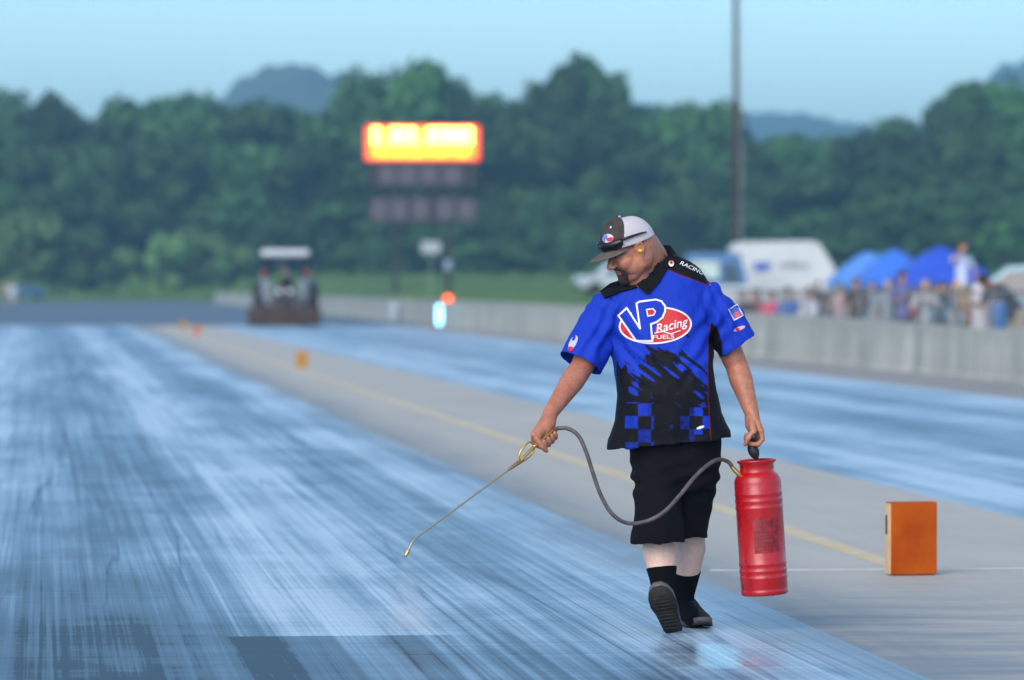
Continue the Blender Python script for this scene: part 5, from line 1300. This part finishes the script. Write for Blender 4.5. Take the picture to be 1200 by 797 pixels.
# faded label panel wrapped on the tank
bm = bmesh.new(); g = []
fy = math.atan2(V((.22, -1, 0)).dot(bb), V((.22, -1, 0)).dot(aa))
for j in range(9):
    row = []
    for i in range(17):
        t = fy+R(-33+66*i/16); z = .185+.15*j/8; row.append(bm.verts.new(MT@V(((Rr+.0008)*math.cos(t), (Rr+.0008)*math.sin(t), z))))
    g.append(row)
for j in range(8):
    for i in range(16): bm.faces.new((g[j][i], g[j][i+1], g[j+1][i+1], g[j+1][i]))
sobj('label', bm, mat('faded_label', (.26, .012, .02), .5, var=.35, vscale=45), tank)
bm = bmesh.new()
for j, z in enumerate((.315, .30, .275, .26, .248, .225, .213, .2)):
    w_ = (18, 22, 26, 24, 25, 20, 26, 16)[j]; hh_ = .0035 if j > 1 else .006
    for i in range(w_):
        if random.random() < .25: continue
        t0, t1 = fy+R(-w_+2*i), fy+R(-w_+2*i+1.5)
        bm.faces.new([bm.verts.new(MT@V(((Rr+.0016)*math.cos(t), (Rr+.0016)*math.sin(t), zz_))) for t, zz_ in ((t0, z-hh_), (t1, z-hh_), (t1, z+hh_), (t0, z+hh_))])
sobj('label_print', bm, mat('dark_red_print', (.17, .008, .014), .5), tank)
# pump and grip
bm = bmesh.new(); top = MT@V((0, 0, hT+.018)); lathe(bm, [(.01, hT+.018), (.032, hT+.019), (.034, hT+.03), (.026, hT+.04), (.016, hT+.043), (.012, hT+.05)], 28, MT)
box(bm, MT@V((0, 0, hT+.034)), (.085, .02, .012), bev=.003); sobj('pump_cap', bm, M_black, spr)
gA = GL-AL*.055; gB = GL+AL*.055
bm = bmesh.new(); low = MT@V((0, 0, hT+.06)); stem = GL+V((0, 0, -.045))
chain(bm, [gA, GL, gB], [.0155, .0165, .0155], 16)
chain(bm, [GL+V((0, 0, -.005)), stem.lerp(low, .15), stem.lerp(low, .45), stem.lerp(low, .8), low], [.02, .024, .0245, .019, .011], 18)
chain(bm, [gA+V((0, .0, 0)), gA.lerp(low, .5)+V((0, .012, 0)), low+V((0, 0, .012))], [.012, .011, .012], 10)
sobj('grip', bm, M_black, spr)
bm = bmesh.new(); tube(bm, low+V((0, 0, .004)), top, .0075); sobj('pump_rod', bm, M_black, spr)
# hose
fit = P(857.5, 547, 19.93)
bm = bmesh.new(); s0 = MT@V((-.0, 0, 0)); tank_pt = P(867, 557, 19.93)
chain(bm, [tank_pt+V((.012, .01, -.01)), P(862, 552, 19.92), fit, P(855, 542, 19.92)], [.0115, .010, .0085, .0085], 12); lathe
sobj('hose_fitting', bm, M_brass, spr)
HS = [P(857, 545, 19.92), P(852, 540.5, 19.91), P(843, 538.5, 19.88), P(832, 543, 19.82), P(815, 558, 19.74), P(797, 580, 19.68), P(778, 600, 19.64), P(757, 611, 19.62), P(735, 613, 19.6), P(717, 602, 19.58), P(704, 580, 19.57), P(695, 555, 19.56), P(687, 530, 19.56), P(678, 511, 19.57), P(666, 502.5, 19.58), P(654, 502, 19.585), GR-AR*.055]
bm = bmesh.new(); chain(bm, spline(HS, 7), .0088, 14); 
mh, nt, b = newmat('braided_hose'); v_ = nt.n('TexCoord').outputs['Object']
nt.L.new(nt.mix(nt.rng(nt.noise(v_, 30, 4), .35, .65), (.075, .058, .060), (.13, .105, .11)), b.inputs['Base Color']); b.inputs['Roughness'].default_value = .5
vo = nt.n('TexVoronoi'); nt.L.new(v_, vo.inputs['Vector']); vo.inputs['Scale'].default_value = 240; bp = nt.n('Bump'); bp.inputs['Strength'].default_value = .4; bp.inputs['Distance'].default_value = .002; nt.L.new(vo.outputs[0], bp.inputs['Height']); nt.L.new(bp.outputs[0], b.inputs['Normal'])
sobj('hose', bm, mh)
# wand
e1 = GR+AR*.075; j0 = P(609, 541, 19.52); j1 = P(601, 547, 19.49)
tipb = P(489, 629, 19.16); tip = P(477, 648, 19.13)
bm = bmesh.new(); chain(bm, [GR-AR*.06, GR, e1], [.011, .012, .010], 14); chain(bm, [e1, e1.lerp(j0, .5), j0], [.0075, .0065, .008], 12); sobj('valve_body', bm, M_brass)
bm = bmesh.new(); off = V((-.012, -.02, .030)); chain(bm, spline([e1+off*.2, e1.lerp(j0, .2)+off, e1.lerp(j0, .75)+off*.95, j0.lerp(j1, .2)+off*.1], 6), .0048, 10)
chain(bm, spline([e1-off*.1, e1.lerp(j0, .3)-off*.55, e1.lerp(j0, .8)-off*.4, j0], 6), .004, 10); sobj('trigger', bm, M_brass)
bm = bmesh.new(); chain(bm, [j0, j1], [.0105, .0075], 12); chain(bm, [j1, P(596, 550.5, 19.475)], [.0085, .0055], 12); sobj('coupling', bm, mat('dull_brass', (.40, .25, .12), .45, metal=.7))
bm = bmesh.new(); chain(bm, [j1]+spline([P(590, 555, 19.46), P(540, 592, 19.31), P(497, 623.5, 19.18), tipb, P(483, 636, 19.14), tip], 6), .0047, 12); sobj('wand', bm, M_rod)
bm = bmesh.new(); nd = (tip-P(483, 636, 19.14)).normalized(); chain(bm, [tip-nd*.012, tip, tip+nd*.012], [.0075, .009, .007], 12); nz = sobj('nozzle', bm, M_brass)
# mist leaving the nozzle
bm = bmesh.new(); t0 = tip+nd*.015; g1 = t0+V((.02, -.03, -.30)); sidev = V((1, 0, 0)); rings(bm, [ell(t0, V((.008, 0, 0)), V((0, .008, 0)), 20), ell(t0.lerp(g1, .4), V((.045, 0, 0)), V((0, .04, 0)), 20), ell(g1, V((.10, 0, 0)), V((0, .08, 0)), 20)])
mm = bpy.data.materials.new('spray_mist'); mm.use_nodes = True; t = mm.node_tree; t.nodes.remove(t.nodes['Principled BSDF']); pv = t.nodes.new('ShaderNodeVolumePrincipled'); pv.inputs['Color'].default_value = (.9, .86, .9, 1); pv.inputs['Density'].default_value = MIST; t.links.new(pv.outputs[0], t.nodes['Material Output'].inputs['Volume'])
mist = sobj('spray_mist', bm, mm); mist['kind'] = 'stuff'
# ---------------------------------------------------------------- haze
def haze():
    bm = bmesh.new(); box(bm, (0, 2000, 84), (9000, 5200, 172))
    m = bpy.data.materials.new('haze'); m.use_nodes = True; t = m.node_tree; t.nodes.remove(t.nodes['Principled BSDF'])
    pv = t.nodes.new('ShaderNodeVolumePrincipled'); pv.inputs['Color'].default_value = HAZECOL; pv.inputs['Density'].default_value = HAZE; pv.inputs['Anisotropy'].default_value = .3
    t.links.new(pv.outputs[0], t.nodes['Material Output'].inputs['Volume'])
    tag(obj('haze', bm, m), 'thin blue evening haze over the whole valley', 'haze', kind='stuff')
if HAZE > 0: haze()
